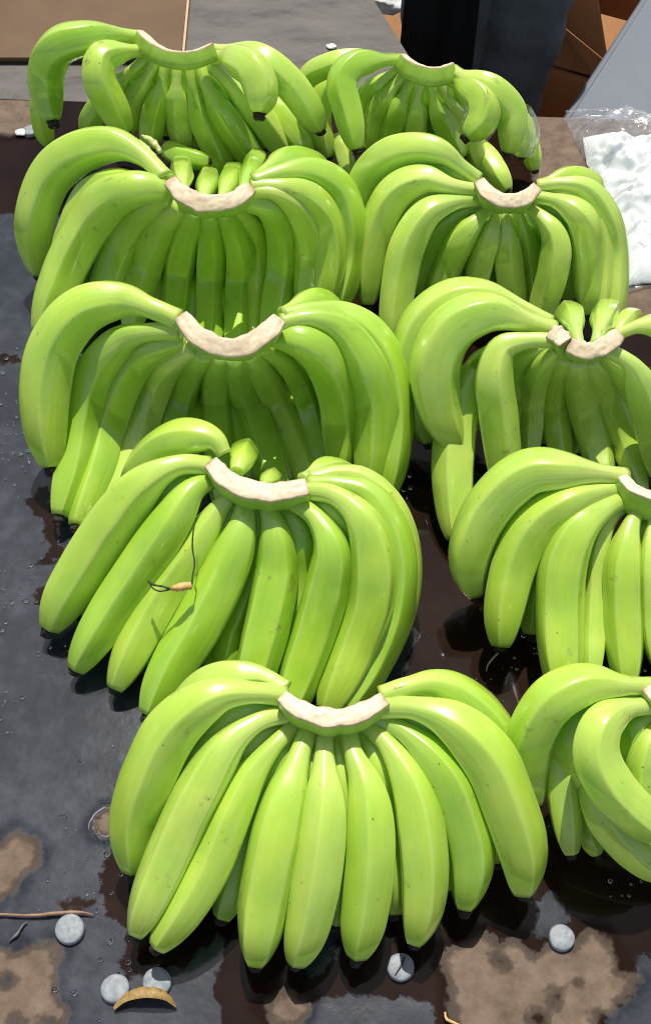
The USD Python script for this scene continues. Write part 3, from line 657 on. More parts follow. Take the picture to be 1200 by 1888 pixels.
   ([(777, 150, 125), (769, 190, 106), (765, 235, 76), (760, 290, 46)], 44, -0.10, 0.42),
   ([(794, 152, 125), (801, 190, 106), (823, 235, 76), (850, 290, 46)], 48, -0.10, 0.42),
   ([(810, 148, 125), (825, 180, 110), (846, 215, 82), (870, 265, 52), (890, 315, 28)], 44, -0.10, 0.42),
   ([(822, 142, 125), (842, 163, 114), (858, 190, 90), (874, 225, 60)], 42, -0.10, 0.42),
   ([(832, 138, 130), (866, 162, 136), (892, 188, 134), (888, 223, 122), (859, 253, 110)], 60, 0.0, 0.42),
   ([(836, 130, 136), (868, 149, 142), (906, 165, 140), (941, 205, 122), (943, 250, 104), (936, 281, 90)], 58, 0.0, 0.42),
   ([(950, 205, 80), (966, 245, 60), (960, 290, 40)], 42, 0.2, 0.42),
   ([(955, 225, 60), (978, 275, 40), (986, 314, 24)], 38, 0.2, 0.42),
   ([(850, 230, 32), (885, 290, 22), (925, 350, 16)], 50, 0.2, 0.3),
   ([(885, 275, 36), (914, 315, 34), (936, 352, 26)], 46, 0.3, 0.3),
  ]),
 dict(label='glossy right row hand beside the white plastic bag', tone=(.25,.7,.05), inner=[0, 1, 4, 5, 6, 7, (8, 9)], base=(930, 470),
  crown=[([(882, 333), (900, 356), (930, 370), (962, 367), (990, 345)], 32, 135, LOWN, 24, 7)],
  fingers=[
   ([(880, 330, 122), (850, 307, 134), (815, 281, 145), (770, 273, 142), (720, 286, 128), (681, 325, 100), (662, 375, 75), (655, 430, 50)], 68),
   ([(880, 352, 120), (830, 343, 128), (785, 331, 128), (736, 350, 115), (701, 410, 85), (684, 490, 50), (677, 561, 22)], 70),
   ([(888, 368, 112), (835, 374, 118), (787, 394, 115), (753, 450, 92), (739, 510, 68), (729, 580, 42), (725, 645, 20)], 66),
   ([(892, 376, 106), (845, 395, 98), (807, 430, 80), (786, 490, 50), (770, 545, 30)], 46),
   ([(904, 382, 108), (876, 410, 104), (851, 440, 90), (826, 490, 62), (796, 560, 32)], 56),
   ([(916, 386, 106), (906, 425, 95), (889, 475, 70), (876, 540, 40)], 50),
   ([(933, 388, 106), (934, 425, 95), (936, 475, 70), (942, 530, 44), (950, 585, 24)], 54),
   ([(953, 386, 104), (965, 420, 88), (978, 465, 62), (985, 520, 40), (985, 580, 22)], 44),
   ([(968, 380, 108), (1000, 403, 110), (1024, 440, 98), (1020, 500, 72), (1002, 560, 42), (990, 610, 22)], 58),
   ([(984, 362, 118), (1035, 375, 122), (1068, 400, 115), (1081, 450, 88), (1084, 510, 60), (1084, 580, 33)], 64),
   ([(988, 352, 118), (1040, 354, 120), (1084, 380, 108), (1104, 440, 84), (1107, 510, 58), (1104, 590, 32)], 52),
   ([(990, 343, 125), (1035, 338, 130), (1076, 346, 125), (1112, 395, 102), (1127, 460, 72), (1129, 540, 45), (1126, 610, 24)], 58),
   ([(995, 338, 122), (1040, 326, 120), (1075, 330, 110), (1108, 352, 90)], 42),
  ]),
 dict(label='right row hand with a notched crown and fat bent left finger', tone=(.35,.6,.05), inner=[(4, 5), 5, 6, 7, 8], base=(1060, 780),
  crown=[([(1013, 610), (1028, 618), (1042, 632)], 38, 152, LOWN, 24, 8), ([(1047, 636), (1078, 647), (1112, 639), (1142, 615)], 38, 149, LOWN, 24, 9)],
  fingers=[
   ([(1012, 597, 116), (950, 566, 128), (890, 548, 134), (830, 556, 130), (776, 605, 110), (760, 670, 84), (778, 760, 50), (790, 815, 30)], 84),
   ([(1018, 608, 125), (965, 592, 138), (900, 577, 146), (836, 606, 136), (803, 670, 112), (810, 750, 80), (843, 830, 50)], 94),
   ([(880, 680, 92), (848, 760, 66), (837, 850, 42), (838, 930, 24), (840, 995, 14)], 78, 0.25),
   ([(925, 640, 90), (872, 690, 62), (848, 770, 40)], 50, 0.2),
   ([(1020, 628, 138), (970, 628, 138), (926, 641, 132), (909, 690, 115), (916, 760, 86), (925, 840, 54), (930, 910, 28)], 74),
   ([(1030, 644, 128), (996, 680, 100), (981, 730, 62), (978, 790, 36), (972, 860, 22)], 49, 0.17),
   ([(1043, 658, 126), (1026, 690, 84), (1019, 740, 48), (1026, 800, 26), (1038, 870, 20)], 55, 0.17),
   ([(1064, 664, 126), (1069, 700, 84), (1081, 760, 48), (1099, 830, 24), (1114, 895, 20)], 65, 0.17),
   ([(1088, 662, 126), (1105, 700, 86), (1129, 760, 50), (1157, 830, 26), (1185, 910, 20)], 55, 0.17),
   ([(1118, 645, 134), (1160, 670, 128), (1186, 730, 96), (1206, 800, 60), (1222, 890, 30)], 72),
   ([(1136, 617, 125), (1180, 601, 132), (1222, 604, 128), (1262, 660, 100), (1280, 740, 70)], 58),
   ([(1068, 642, 140), (1062, 614, 141), (1055, 592, 126), (1049, 580, 94), (1046, 576, 50)], 54, 0.04),
   ([(1096, 642, 140), (1104, 612, 141), (1112, 590, 126), (1118, 578, 94), (1121, 572, 50)], 56, 0.04),
   ([(1128, 625, 124), (1152, 592, 118), (1172, 580, 90)], 36),
  ]),
 dict(label='second nearest hand of the right row, crown cut by the edge', tone=(.3,.65,.05), inner=[0, 1, 2, 4, 5], base=(1150, 1100),
  crown=[([(1147, 878), (1165, 900), (1195, 912), (1230, 916), (1268, 903), (1290, 880)], 30, 130, (0, 0.15, 0.98), 24, 10)],
  fingers=[
   ([(1150, 880, 118.0), (1100, 873, 128.6), (1040, 869, 135.0), (975, 873, 130.9), (913, 925, 107.9), (873, 1000, 78.3), (866, 1055, 56.9), (877, 1095, 40.4)], 92),
   ([(1152, 902, 112.0), (1100, 908, 120.4), (1045, 926, 121.0), (990, 966, 104.6), (951, 1040, 78.3), (931, 1120, 55.2), (923, 1192, 37.2)], 84),
   ([(1162, 914, 110.0), (1112, 938, 114.0), (1066, 975, 109.5), (1038, 1040, 89.8), (1032, 1130, 65.1), (1037, 1230, 45.4), (1042, 1290, 37.2)], 92),
   ([(1172, 922, 106.0), (1132, 950, 103.1), (1106, 1000, 89.8), (1098, 1080, 66.8), (1093, 1170, 48.7), (1090, 1260, 38.8)], 52),
   ([(1186, 926, 108.0), (1164, 965, 107.7), (1150, 1030, 93.9), (1148, 1120, 69.2), (1152, 1200, 50.3), (1156, 1270, 38.8)], 72),
   ([(1213, 930, 108.0), (1205, 970, 106.8), (1206, 1040, 93.1), (1209, 1130, 68.4), (1214, 1230, 47.0)], 62),
   ([(1244, 928, 108.0), (1258, 970, 106.8), (1268, 1040, 93.1), (1272, 1130, 68.4), (1274, 1230, 47.0)], 66),
   ([(1285, 890, 116.0), (1340, 900, 121.3), (1380, 960, 106.2), (1395, 1050, 75.0), (1390, 1140, 45.4)], 90),
   ([(988, 1040, 45), (978, 1110, 28), (972, 1168, 14)], 40, 0.3),
  ]),
 dict(label='nearest hand of the right row, with a strongly bent finger', tone=(.3,.65,.05), inner=[(0, 3)], base=(1150, 1440),
  crown=[([(1192, 1266), (1215, 1288), (1250, 1300), (1290, 1292), (1320, 1268)], 38, 130, UPN, 24, 11)],
  fingers=[
   ([(1198, 1266, 120.0), (1140, 1264, 131.4), (1080, 1262, 135.0), (1025, 1286, 129.2), (985, 1345, 106.2), (973, 1410, 77.4), (985, 1480, 55.2)], 92),
   ([(1080, 1310, 92.0), (1046, 1360, 83.1), (1036, 1430, 70.0), (1043, 1510, 50.3), (1052, 1574, 36.3)], 64, 0.2),
   ([(1064, 1470, 30), (1086, 1540, 20), (1100, 1576, 13)], 46, 0.3),
   ([(1206, 1300, 116.0), (1145, 1310, 126.8), (1105, 1341, 129.2), (1096, 1390, 119.4), (1126, 1450, 104.6), (1176, 1500, 88.1), (1230, 1542, 71.7)], 88),
   ([(1090, 1420, 80), (1108, 1490, 62), (1152, 1550, 42), (1222, 1615, 22)], 76, 0.2),
   ([(1216, 1308, 110), (1172, 1340, 104), (1152, 1390, 84), (1152, 1450, 56)], 50),
   ([(1228, 1316, 108.0), (1194, 1370, 101.3), (1182, 1430, 83.2), (1188, 1510, 56.9)], 62),
   ([(1255, 1318, 108.0), (1258, 1390, 101.3), (1260, 1470, 78.3), (1262, 1570, 45.4)], 84),
   ([(1315, 1275, 118), (1370, 1290, 124), (1420, 1370, 98), (1430, 1460, 58), (1420, 1550, 20)], 92),
  ]),
]


for h in HANDS:
    base = at(*h['base'], 0.0)
    t = thing('banana_hand', h['label'], 'bananas', base, G_HANDS)
    for cr in h['crown']:
        crown(t, *cr)
    for f in h['fingers']:
        banana(t, *f, tone=h['tone'])
    for i in h.get('inner', ()):
        i, j = i if isinstance(i, tuple) else (i, i + 1)
        fa, fb = h['fingers'][i], h['fingers'][j]
        even = lambda P: spline(np.array(P, float), 7)[0]
        m = (even(fa[0]) + even(fb[0])) / 2
        m[:, 2] = np.maximum(m[:, 2] - 26 * np.minimum(1, 0.35 + np.arange(7) * 0.3), 12)
        banana(t, [tuple(q) for q in m[:-1]], 0.92 * (fa[1] + fb[1]) / 2, 0.12, tone=h['tone'])


# ------------------------------------------------------------------ things lying on the table
def peel_piece():
    pts = [at(x, y, z) for x, y, z in ((212, 1860, .003), (235, 1842, .008), (268, 1834, .012), (300, 1838, .011), (324, 1856, .004))]
    n, m = 28, 12
    C, L = spline(pts, n)
    T, N, B = frames(C)
    s = np.linspace(0, 1, n)
    w = 0.0062 * np.sin(np.pi * np.clip(s * 0.93 + 0.06, 0, 1)) ** 0.5
    a = np.linspace(-1.75, 0.45, m)
    outv, inv = [], []
    for i in range(n):
        side = np.array([0, -1, 0.0])
        side = side - np.dot(side, T[i]) * T[i]
        side /= np.linalg.norm(side)
        up = np.cross(T[i], side)
        up = up if up[2] > 0 else -up
        for k in range(m):
            nn = side * math.sin(a[k]) + up * math.cos(a[k])
            p = C[i] + w[i] * nn - up * w[i] * 0.55
            p = p + nn * 0.0009 * (meshkit.noise(np.array([s[i] * 22, a[k] * 0.8, 3.0]), 2) - 0.5)
            p[2] = max(p[2], 0.0012 + 0.0004 * k / m)
            outv.append(p)
            inv.append(p - nn * 0.0018)
    i, j = np.meshgrid(np.arange(n - 1), np.arange(m - 1), indexing='ij')
    a0 = (i * m + j).ravel()
    F = np.vstack([np.stack([a0, a0 + 1, a0 + m + 1], 1), np.stack([a0, a0 + m + 1, a0 + m], 1)])
    return (np.array(outv), F), (np.array(inv), F[:, ::-1])


pt = thing('peel_scrap', 'curled dry yellow peel scrap lying against two nail heads', 'peel', at(268, 1850, 0))
po, pi_ = peel_piece()
obj('outer_skin', po, M_peel, pt)
obj('inner_flesh', pi_, M_peel_in, pt)

tw = [at(x, y, z) for x, y, z in ((-60, 1690, .003), (0, 1686, .003), (60, 1688, .0035), (110, 1683, .004), (150, 1682, .004), (172, 1686, .003))]
tag(obj('twig', tube(tw, [.0008, .0009, .0008, .0010, .0013, .0011, .0005], 40, 8, 0.3, 3), M_twig), 'long thin brown twig at the left edge, above a nail head', 'twig')
tw2 = [at(x, y, .002) for x, y in ((18, 1735), (32, 1722), (44, 1705), (50, 1700))]
tag(obj('twig', tube(tw2, [.0006, .0012, .0010, .0005], 20, 8, 0.4, 4), M_steel), 'short dark wet twig below the long brown twig', 'twig')
tw3 = [at(x, y, z) for x, y, z in ((820, 1866, .004), (822, 1878, .004), (832, 1884, .003), (850, 1892, .002))]
tag(obj('stalk', tube(tw3, [.0007, .0011, .0010, .0010], 22, 8, 0.2, 5), M_bract), 'small hooked pale stalk at the bottom edge of the photo', 'stalk')
tw4 = [at(x, y, z) for x, y, z in ((918, 1204, .006), (908, 1214, .004), (899, 1226, .002), (896, 1238, .001))]
tag(obj('stalk', tube(tw4, [.0006, .0009, .0006, .0004], 18, 7, 0.3, 6), M_peel_in), 'thin pale stalk lying under a banana tip in the right row', 'stalk')

# torn skin at the neck of a banana in the second hand of the left row
hp = [q for q in stage.GetPrimAtPath('/World').GetChildren() if q.GetName() == 'banana_hand_003'][0]
origin[str(hp.GetPath())] = np.array(UsdGeom.Xformable(hp).GetLocalTransformation().ExtractTranslation())
for k, pl in enumerate((((252, 256, 158), (266, 270, 160), (282, 288, 157), (296, 310, 153), (306, 328, 152)), ((262, 250, 152), (282, 262, 153), (296, 280, 150)))):
    obj('torn_skin', tube([at(x, y, z / 1000) for x, y, z in pl], [.001, .0028, .0034, .0028, .002], 26, 9, 0.45, 90 + k), M_torn, hp)

# thread and dried floret resting on the second hand of the left row
fl = thing('dried_floret', 'orange dried floret on a dark thread across a green banana', 'floret', at(330, 1080, .08))
obj('floret', tube([at(314, 1086, .090), at(330, 1083, .093), at(345, 1080, .093), at(354, 1081, .092)], [.0008, .0030, .0034, .0026], 16, 9, 0.2, 7), M_bract, fl)
obj('thread', tube([at(360, 962, .117), at(356, 985, .116), at(355, 1010, .108), at(359, 1040, .101), at(355, 1065, .097), at(354, 1083, .093)], [.0006, .0007], 30, 6, 0.2, 8), M_thread, fl)
obj('style', tube([at(315, 1086, .091), at(300, 1081, .091), at(287, 1079, .091), at(274, 1072, .091)], [.0011, .0008, .0010, .0013], 20, 6, 0.3, 9), M_thread, fl)
obj('style', tube([at(312, 1087, .090), at(296, 1090, .089), at(284, 1086, .089), at(277, 1078, .090)], [.0007, .0006], 16, 6, 0.2, 10), M_thread, fl)

# small white scrap, and a white bit added in place of glints
for k, (x, y, r, z0, lab) in enumerate(((611, 88, .0062, -.004, 'small white scrap on the grey table between the two far hands'), (40, 247, .007, .001, 'white bit standing in for small glints at the left edge beside a nail head'))):
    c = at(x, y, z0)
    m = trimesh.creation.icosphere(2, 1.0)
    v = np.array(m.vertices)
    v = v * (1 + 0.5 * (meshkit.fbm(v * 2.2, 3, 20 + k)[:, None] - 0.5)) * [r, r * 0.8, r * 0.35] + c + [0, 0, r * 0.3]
    tag(obj('white_bit', (v, m.faces), M_whitebit), lab, 'scrap')

# water: foam ring and drops
wet = []
cand = np.column_stack([R.uniform(-0.32, 0.40, 5200), R.uniform(0.18, 0.85, 5200)])
cl = meshkit.fbm(np.column_stack([cand * 16, np.zeros(len(cand))]), 3, 31)
ok = (cl > 0.56) & ~shapely.contains(dry_union.buffer(0.003), shapely.points(cand))
cand = cand[ok][:1500]
ico = trimesh.creation.icosphere(1, 1.0)
up = np.array(ico.vertices)
for (x, y) in cand:
    r = 0.0007 + 0.0016 * R.random() ** 3
    wet.append(trimesh.Trimesh(up * [r * R.uniform(0.8, 1.4), r, r * 0.45] + [x, y, 0.0009], ico.faces, process=False))
drops = trimesh.util.concatenate(wet)
tag(obj('water_drops', drops, M_water), 'scattered clear water drops on the wet table', 'water drops', kind='stuff')

# a ring of pale foam left by water round a dry spot
c = at(194, 1522, 0.0006)
a = np.arange(64) / 64 * 2 * np.pi
ringv = []
prof_ = [(-1, 0.0), (-0.6, 0.0010), (0, 0.0014), (0.6, 0.0010), (1, 0.0)]
for q, z in prof_:
    rr = 0.0098 + 0.0030 * q + 0.0022 * (meshkit.fbm(np.stack([np.cos(a) * 1.3, np.sin(a) * 1.3, 0 * a + 4], 1), 3, 44) - 0.5) * 2
    ringv.append(np.stack([np.cos(a) * rr, np.sin(a) * rr * 1.12, 0 * a + z], 1) + c)
tag(obj('water_puddle', (np.vstack(ringv), tube_faces(5, 64, cap=False)), M_water), 'small ring of clear water round a dry spot beside the nearest left hand', 'puddle')

# ------------------------------------------------------------------ the clear bag of white foam pieces
bag_px = [(1040, 203), (1110, 199), (1200, 207), (1290, 214), (1330, 330), (1330, 500), (1240, 520), (1200, 512), (1152, 528), (1148, 500), (1128, 400), (1096, 310), (1062, 245)]
bag_poly = Polygon([at(x, y, 0.012)[:2] for x, y in bag_px])
cont_px = [(1078, 232), (1110, 226), (1150, 221), (1195, 238), (1290, 250), (1310, 330), (1310, 480), (1215, 500), (1188, 500), (1160, 505), (1146, 470), (1135, 400), (1108, 315), (1086, 280)]
cont_poly = Polygon([at(x, y, 0.02)[:2] for x, y in cont_px])


def sheet(poly, z, step, bottom=None):
    x0, y0, x1, y1 = poly.bounds
    xs, ys = np.arange(x0 - step, x1 + step, step), np.arange(y0 - step, y1 + step, step)
    gx, gy = np.meshgrid(xs, ys)
    pts = shapely.points(gx.ravel(), gy.ravel())
    keep = shapely.contains(poly.buffer(step * 0.7), pts)
    near = np.array([[p.x, p.y] for p in shapely.get_geometry(np.array([LineString(poly.exterior).interpolate(poly.exterior.project(Point(x, y))) for x, y in zip(gx.ravel()[keep & ~shapely.contains(poly, pts)], gy.ravel()[keep & ~shapely.contains(poly, pts)])]), 0)]) if False else None
    ins = shapely.contains(poly, pts)
    xy = np.column_stack([gx.ravel(), gy.ravel()])
    out = keep & ~ins
    for q in np.where(out)[0]:
        pp = poly.exterior.interpolate(poly.exterior.project(Point(*xy[q])))
        xy[q] = pp.x, pp.y
    idx = -np.ones(len(xy), int)
    idx[keep] = np.arange(keep.sum())
    nx_, ny_ = len(xs), len(ys)
    i, j = np.meshgrid(np.arange(ny_ - 1), np.arange(nx_ - 1), indexing='ij')
    a = (i * nx_ + j).ravel()
    F = np.vstack([np.stack([a, a + 1, a + nx_ + 1], 1), np.stack([a, a + nx_ + 1, a + nx_], 1)])
    F = F[(idx[F] >= 0).all(1)]
    d = shapely.distance(poly.boundary, shapely.points(xy))
    d[out] = 0
    return xy[keep], idx[F], d[keep]


def closed_sheet(poly, step, top, bottom):
    xy, F, d = sheet(poly, 0, step)
    zt, zb = top(xy, d), bottom(xy, d)
    n = len(xy)
    V = np.vstack([np.column_stack([xy, zt]), np.column_stack([xy, zb])])
    e = np.sort(np.vstack([F[:, [0, 1]], F[:, [1, 2]], F[:, [2, 0]]]), 1)
    od = np.vstack([F[:, [0, 1]], F[:, [1, 2]], F[:, [2, 0]]])
    u, inv, cnt = np.unique(e, axis=0, return_inverse=True, return_counts=True)
    be = od[cnt[inv.ravel()] == 1]
    side = np.vstack([np.stack([be[:, 0], be[:, 0] + n, be[:, 1] + n], 1), np.stack([be[:, 0], be[:, 1] + n, be[:, 1]], 1)])
    return V, np.vstack([F, F[:, ::-1] + n, side])


def ridged(p, sc, seed):
    q = np.column_stack([p * sc, np.full(len(p), seed * 1.7)])
    w = np.column_stack([meshkit.fbm(q * 0.6, 2, seed), meshkit.fbm(q * 0.6 + 9, 2, seed + 3), np.zeros(len(p))])
    return 1 - np.abs(2 * meshkit.fbm(q + 1.4 * w, 3, seed + 7) - 1) * 2.2


def foam_top(p, d):
    # a loose pile of thin crumpled sheets: broad overlapping layers with soft stepped edges and many fine creases
    z = 0.003 + 0.011 * np.clip(d / 0.022, 0, 1) ** 0.7
    rr = np.random.default_rng(5)
    lo, hi = p.min(0), p.max(0)
    for k in range(22):
        c = lo + (hi - lo) * rr.random(2)
        a_ = rr.uniform(0, 3.14)
        q = (p - c) @ np.array([[math.cos(a_), -math.sin(a_)], [math.sin(a_), math.cos(a_)]])
        w, h = rr.uniform(.015, .045), rr.uniform(.012, .035)
        e = 1 - np.sqrt((q[:, 0] / w) ** 2 + (q[:, 1] / h) ** 2) + 0.7 * (meshkit.fbm(np.column_stack([p * 50, 0 * d + k]), 3, k) - 0.5)
        z = z + np.clip(e / 0.10, 0, 1) * 0.0036 * np.clip(d / 0.012, 0, 1)
    cr = np.clip(ridged(p, 20, 3), 0, 1) ** 2 * 0.003 - np.clip(ridged(p + 3, 17, 9), 0, 1) ** 8 * 0.010
    return z + np.clip(d / 0.01, 0, 1) * (cr + 0.0012 * (meshkit.fbm(np.column_stack([p * 80, 0 * d]), 4, 8) - 0.5))


pad = thing('white_padding', 'crumpled white foam sheets inside the clear plastic bag', 'padding', (*cont_poly.centroid.coords[0], 0.003))
obj('foam_sheet', closed_sheet(cont_poly, 0.0022, foam_top, lambda p, d: 0.0022 + 0 * d), M_white, pad)
film_top = lambda p, d: 0.0012 + np.where(shapely.contains(cont_poly.buffer(0.004), shapely.points(p)), 0.034, 0.007) * np.clip(d / 0.03, 0, 1) ** 0.7 + 0.009 * np.clip(d / 0.008, 0, 1) * np.clip(ridged(p, 30, 5), 0, 1) + 0.001 * meshkit.fbm(np.column_stack([p * 160, 0 * d]), 2, 9)
xy, F, d = sheet(bag_poly, 0, 0.0035)
zt = film_top(xy, d)
for _ in range(2):
    s_ = np.zeros(len(xy)); c_ = np.zeros(len(xy))
    for k in range(3):
        np.add.at(s_, F[:, k], zt[F[:, (k + 1) % 3]]); np.add.at(c_, F[:, k], 1)
    zt = 0.5 * zt + 0.5 * s_ / np.maximum(c_, 1)
bg = thing('plastic_bag', 'clear wrinkled plastic bag with white foam inside, at the right edge', 'bag', (*bag_poly.centroid.coords[0], 0.0))
obj('top_film', (np.column_stack([xy, zt]), F), M_film, bg)
obj('bottom_film', (np.column_stack([xy, 0.0012 + 0 * zt]), F), M_film, bg)
ex = np.array(bag_poly.exterior.coords)[:3]
obj('top_hem', tube([[x, y, 0.0035] for x, y in np.array([at(px, py, .004)[:2] for px, py in ((1042, 205), (1110, 201), (1200, 209), (1290, 216))])], [.0012], 30, 6, 0.4, 12), M_film, bg)
for (pa, pb, pc) in (((1066, 232, .012), (1075, 255, .016), (1084, 282, .012)), ((1152, 526, .004), (1168, 512, .012), (1186, 503, .012)), ((1060, 211, .006), (1085, 214, .012), (1096, 214, .008)), ((1108, 222, .01), (1118, 214, .014), (1135, 214, .01))):
    obj('crease', tube([at(*pa), at(*pb), at(*pc)], [.0004, .0016, .0005], 14, 6, 0.3, 13), M_film, bg)

rc = np.random.default_rng(12)
zfilm = lambda q: float(zt[np.argmin(((xy - q[:2]) ** 2).sum(1))])
for k in range(26):
    q0 = np.array(bag_poly.bounds[:2]) + (np.array(bag_poly.bounds[2:]) - np.array(bag_poly.bounds[:2])) * rc.random(2)
    a_ = rc.uniform(0, 3.14)
    ln = rc.uniform(.012, .045)
    line = [q0 + np.array([math.cos(a_ + 0.5 * t), math.sin(a_ + 0.5 * t)]) * ln * t for t in (-0.5, -0.2, 0.2, 0.5)]
    if not all(bag_poly.buffer(-0.004).contains(Point(*q)) for q in line):
        continue
    obj('crease', tube([[q[0], q[1], zfilm(q) + 0.0008] for q in line], [.0002, .0011, .0009, .0002], 14, 6, 0.3, 200 + k), M_film, bg)

# plastic wrap round two finger tips of the far right hand
def wrap(pts, width, n=30, m=26):
    q = np.array(pts, float)
    C, L = spline([at(x, y, z / 1000) for x, y, z in q], n)
    T, N, B = frames(C)
    s = np.linspace(0, 1, n)
    rad = 0.5 * width / FPX * depth(C[n // 2]) * (0.92 + 0.16 * np.sin(np.pi * s))
    a = np.arange(m) / m * 2 * np.pi
    r = rad[:, None] * (1 + 0.13 * (meshkit.fbm(np.stack([np.repeat(s[:, None] * 5, m, 1), np.cos(a)[None] * 2 + 0 * s[:, None], np.sin(a)[None] * 2 + 0 * s[:, None]], -1), 3, 61) - 0.3))
    V = C[:, None] + r[..., None] * (np.cos(a)[None, :, None] * N[:, None] + np.sin(a)[None, :, None] * B[:, None])
    return V.reshape(-1, 3), tube_faces(n, m, cap=False)


tag(obj('plastic_wrap', wrap([(884, 180, 133), (891, 205, 122), (880, 232, 106), (868, 246, 99)], 62), M_film), 'loose clear plastic sleeve around one banana tip in front of the dark jeans', 'plastic sleeve')
tag(obj('plastic_wrap', wrap([(955, 205, 84), (968, 245, 62), (960, 285, 42)], 50), M_film), 'clear plastic sleeve on the rightmost far banana, beside the bare table', 'plastic sleeve')

# ------------------------------------------------------------------ behind the tables
cl0, cl1 = at(340, 76, 0.003), at(347, 0, 0.003)
yf = at(60, 112, 0.0)[1]
cs = (cl1 - cl0) / (cl1[1] - cl0[1])
ca, cb = cl0 + cs * (yf - cl0[1]), cl0 + cs * (1.92 - cl0[1])
cd = thing('cardboard_sheet', 'flattened brown cardboard carton lying on the grey table, top left corner', 'cardboard', ((ca[0] - 0.2), yf + 0.2, -0.004))
obj('lower_layer', slab(Polygon([(ca[0] - 0.6, yf + .003), (ca[0] - .002, yf + .003), (cb[0] - .002, 1.915), (cb[0] - 0.7, 1.915)]), -0.0035, 0.0005), M_flatcard, cd, smooth=False)
obj('upper_layer', slab(Polygon([(ca[0] - 0.6, yf), (ca[0] - .0015, yf), (cb[0] - .0015, 1.92), (cb[0] - 0.7, 1.92)]), 0.0008, 0.0046), M_flatcard, cd, smooth=False)
obj('cut_edge', slab(Polygon([(ca[0] - .0012, yf + .001), (ca[0] + .0016, yf + .001), (cb[0] + .0016, 1.92), (cb[0] - .0012, 1.92)]), -0.002, 0.0042), M_carton_edge, cd, smooth=False)

# grey sheet topped table on the right
ga, gb = at(1058, 208, -0.06), at(1192, 0, -0.06)
gs = (gb - ga) / (gb[1] - ga[1])
gp = [ga + gs * (EDGE_Y + 0.01 - ga[1]), ga + gs * (2.1 - ga[1])]
gp_poly = Polygon([gp[0][:2], gp[1][:2], (gp[1][0] + 0.9, 2.1), (gp[0][0] + 0.9, EDGE_Y + 0.01)])
gt = thing('table', 'table with a plain grey sheet top at the upper right, beyond the bag', 'table', (*gp_poly.centroid.coords[0], -TABLE_H))
obj('sheet_top', slab(gp_poly, -0.075, -0.060), M_greytop, gt, smooth=False)
ed = np.array([gp[0], gp[1]]) + [0.0, 0, 0.001]
obj('rolled_edge', tube([ed[0] + [-.003, .003, -.008], (ed[0] + ed[1]) / 2 + [-.003, 0, -.008], ed[1] + [-.003, -.003, -.008]], [.0065], 20, 10), M_greytop, gt)
for q in (0.1, 0.75):
    c = gp[0] * (1 - q) + gp[1] * q
    obj('leg', box((c[0] + 0.06, c[1] - 0.02, -TABLE_H), (c[0] + 0.10, c[1] + 0.02, -0.076), 0.003), M_steel, gt, smooth=False)
    obj('leg', box((c[0] + 0.76, c[1] - 0.02, -TABLE_H), (c[0] + 0.80, c[1] + 0.02, -0.076), 0.003), M_steel, gt, smooth=False)


# cartons on the ground
obj_ = obj

def carton(label, x0, x1, y0, y1, z1, mat_, flaps, turn=0.0):
    ctr = np.array([(x0 + x1) / 2, (y0 + y1) / 2, 0.0])
    c_, s_ = math.cos(turn), math.sin(turn)
    rm = np.array([[c_, s_, 0], [-s_, c_, 0], [0, 0, 1.0]])

    def obj(name, mesh, m_, par, smooth=False):
        return obj_((name), ((np.array(mesh.vertices) - ctr) @ rm + ctr, mesh.faces), m_, par, smooth=smooth)

    t = thing('cardboard_carton', label, 'carton', ((x0 + x1) / 2, (y0 + y1) / 2, -TABLE_H))
    zb, th = -TABLE_H + 0.001, 0.006
    obj('front_panel', box((x0, y0, zb), (x1, y0 + th, z1), 0.001), mat_, t, smooth=False)
    obj('back_panel', box((x0, y1 - th, zb), (x1, y1, z1), 0.001), mat_, t, smooth=False)
    obj('side_panel', box((x0, y0 + th + .0005, zb), (x0 + th, y1 - th - .0005, z1), 0.001), mat_, t, smooth=False)
    obj('side_panel', box((x1 - th, y0 + th + .0005, zb), (x1, y1 - th - .0005, z1), 0.001), mat_, t, smooth=False)
    obj('bottom_panel', box((x0 + th + .001, y0 + th + .001, zb + .002), (x1 - th - .001, y1 - th - .001, zb + .008)), mat_, t, smooth=False)
    for (which, ang, ln) in flaps:
        c, s = math.cos(ang), math.sin(ang)
        if which == 'front':
            p = np.array([[x0, y0, z1], [x1, y0, z1], [x1, y0 - c * ln, z1 + s * ln], [x0, y0 - c * ln, z1 + s * ln]])
        elif which == 'left':
            p = np.array([[x0, y0, z1], [x0, y1, z1], [x0 - c * ln, y1, z1 + s * ln], [x0 - c * ln, y0, z1 + s * ln]])
        elif which == 'right':
            p = np.array([[x1, y0, z1], [x1, y1, z1], [x1 + c * ln, y1, z1 + s * ln], [x1 + c * ln, y0, z1 + s * ln]])
        else:
            p = np.array([[x0, y1, z1], [x1, y1, z1], [x1, y1 + c * ln, z1 + s * ln], [x0, y1 + c * ln, z1 + s * ln]])
        n = np.cross(p[1] - p[0], p[2] - p[0])
        n /= np.linalg.norm(n)
        p = p + [0, 0, 0.004]
        obj('flap', trimesh.convex.convex_hull(np.vstack([p + n * 0.002, p - n * 0.002])), mat_, t, smooth=False)
    obj('tape_strip', box(((x0 + x1) / 2 - 0.03, y0 - 0.0012, zb + 0.1), ((x0 + x1) / 2 + 0.03, y0 - 0.0002, z1 - 0.004)), M_carton_edge, t, smooth=False)
    return t


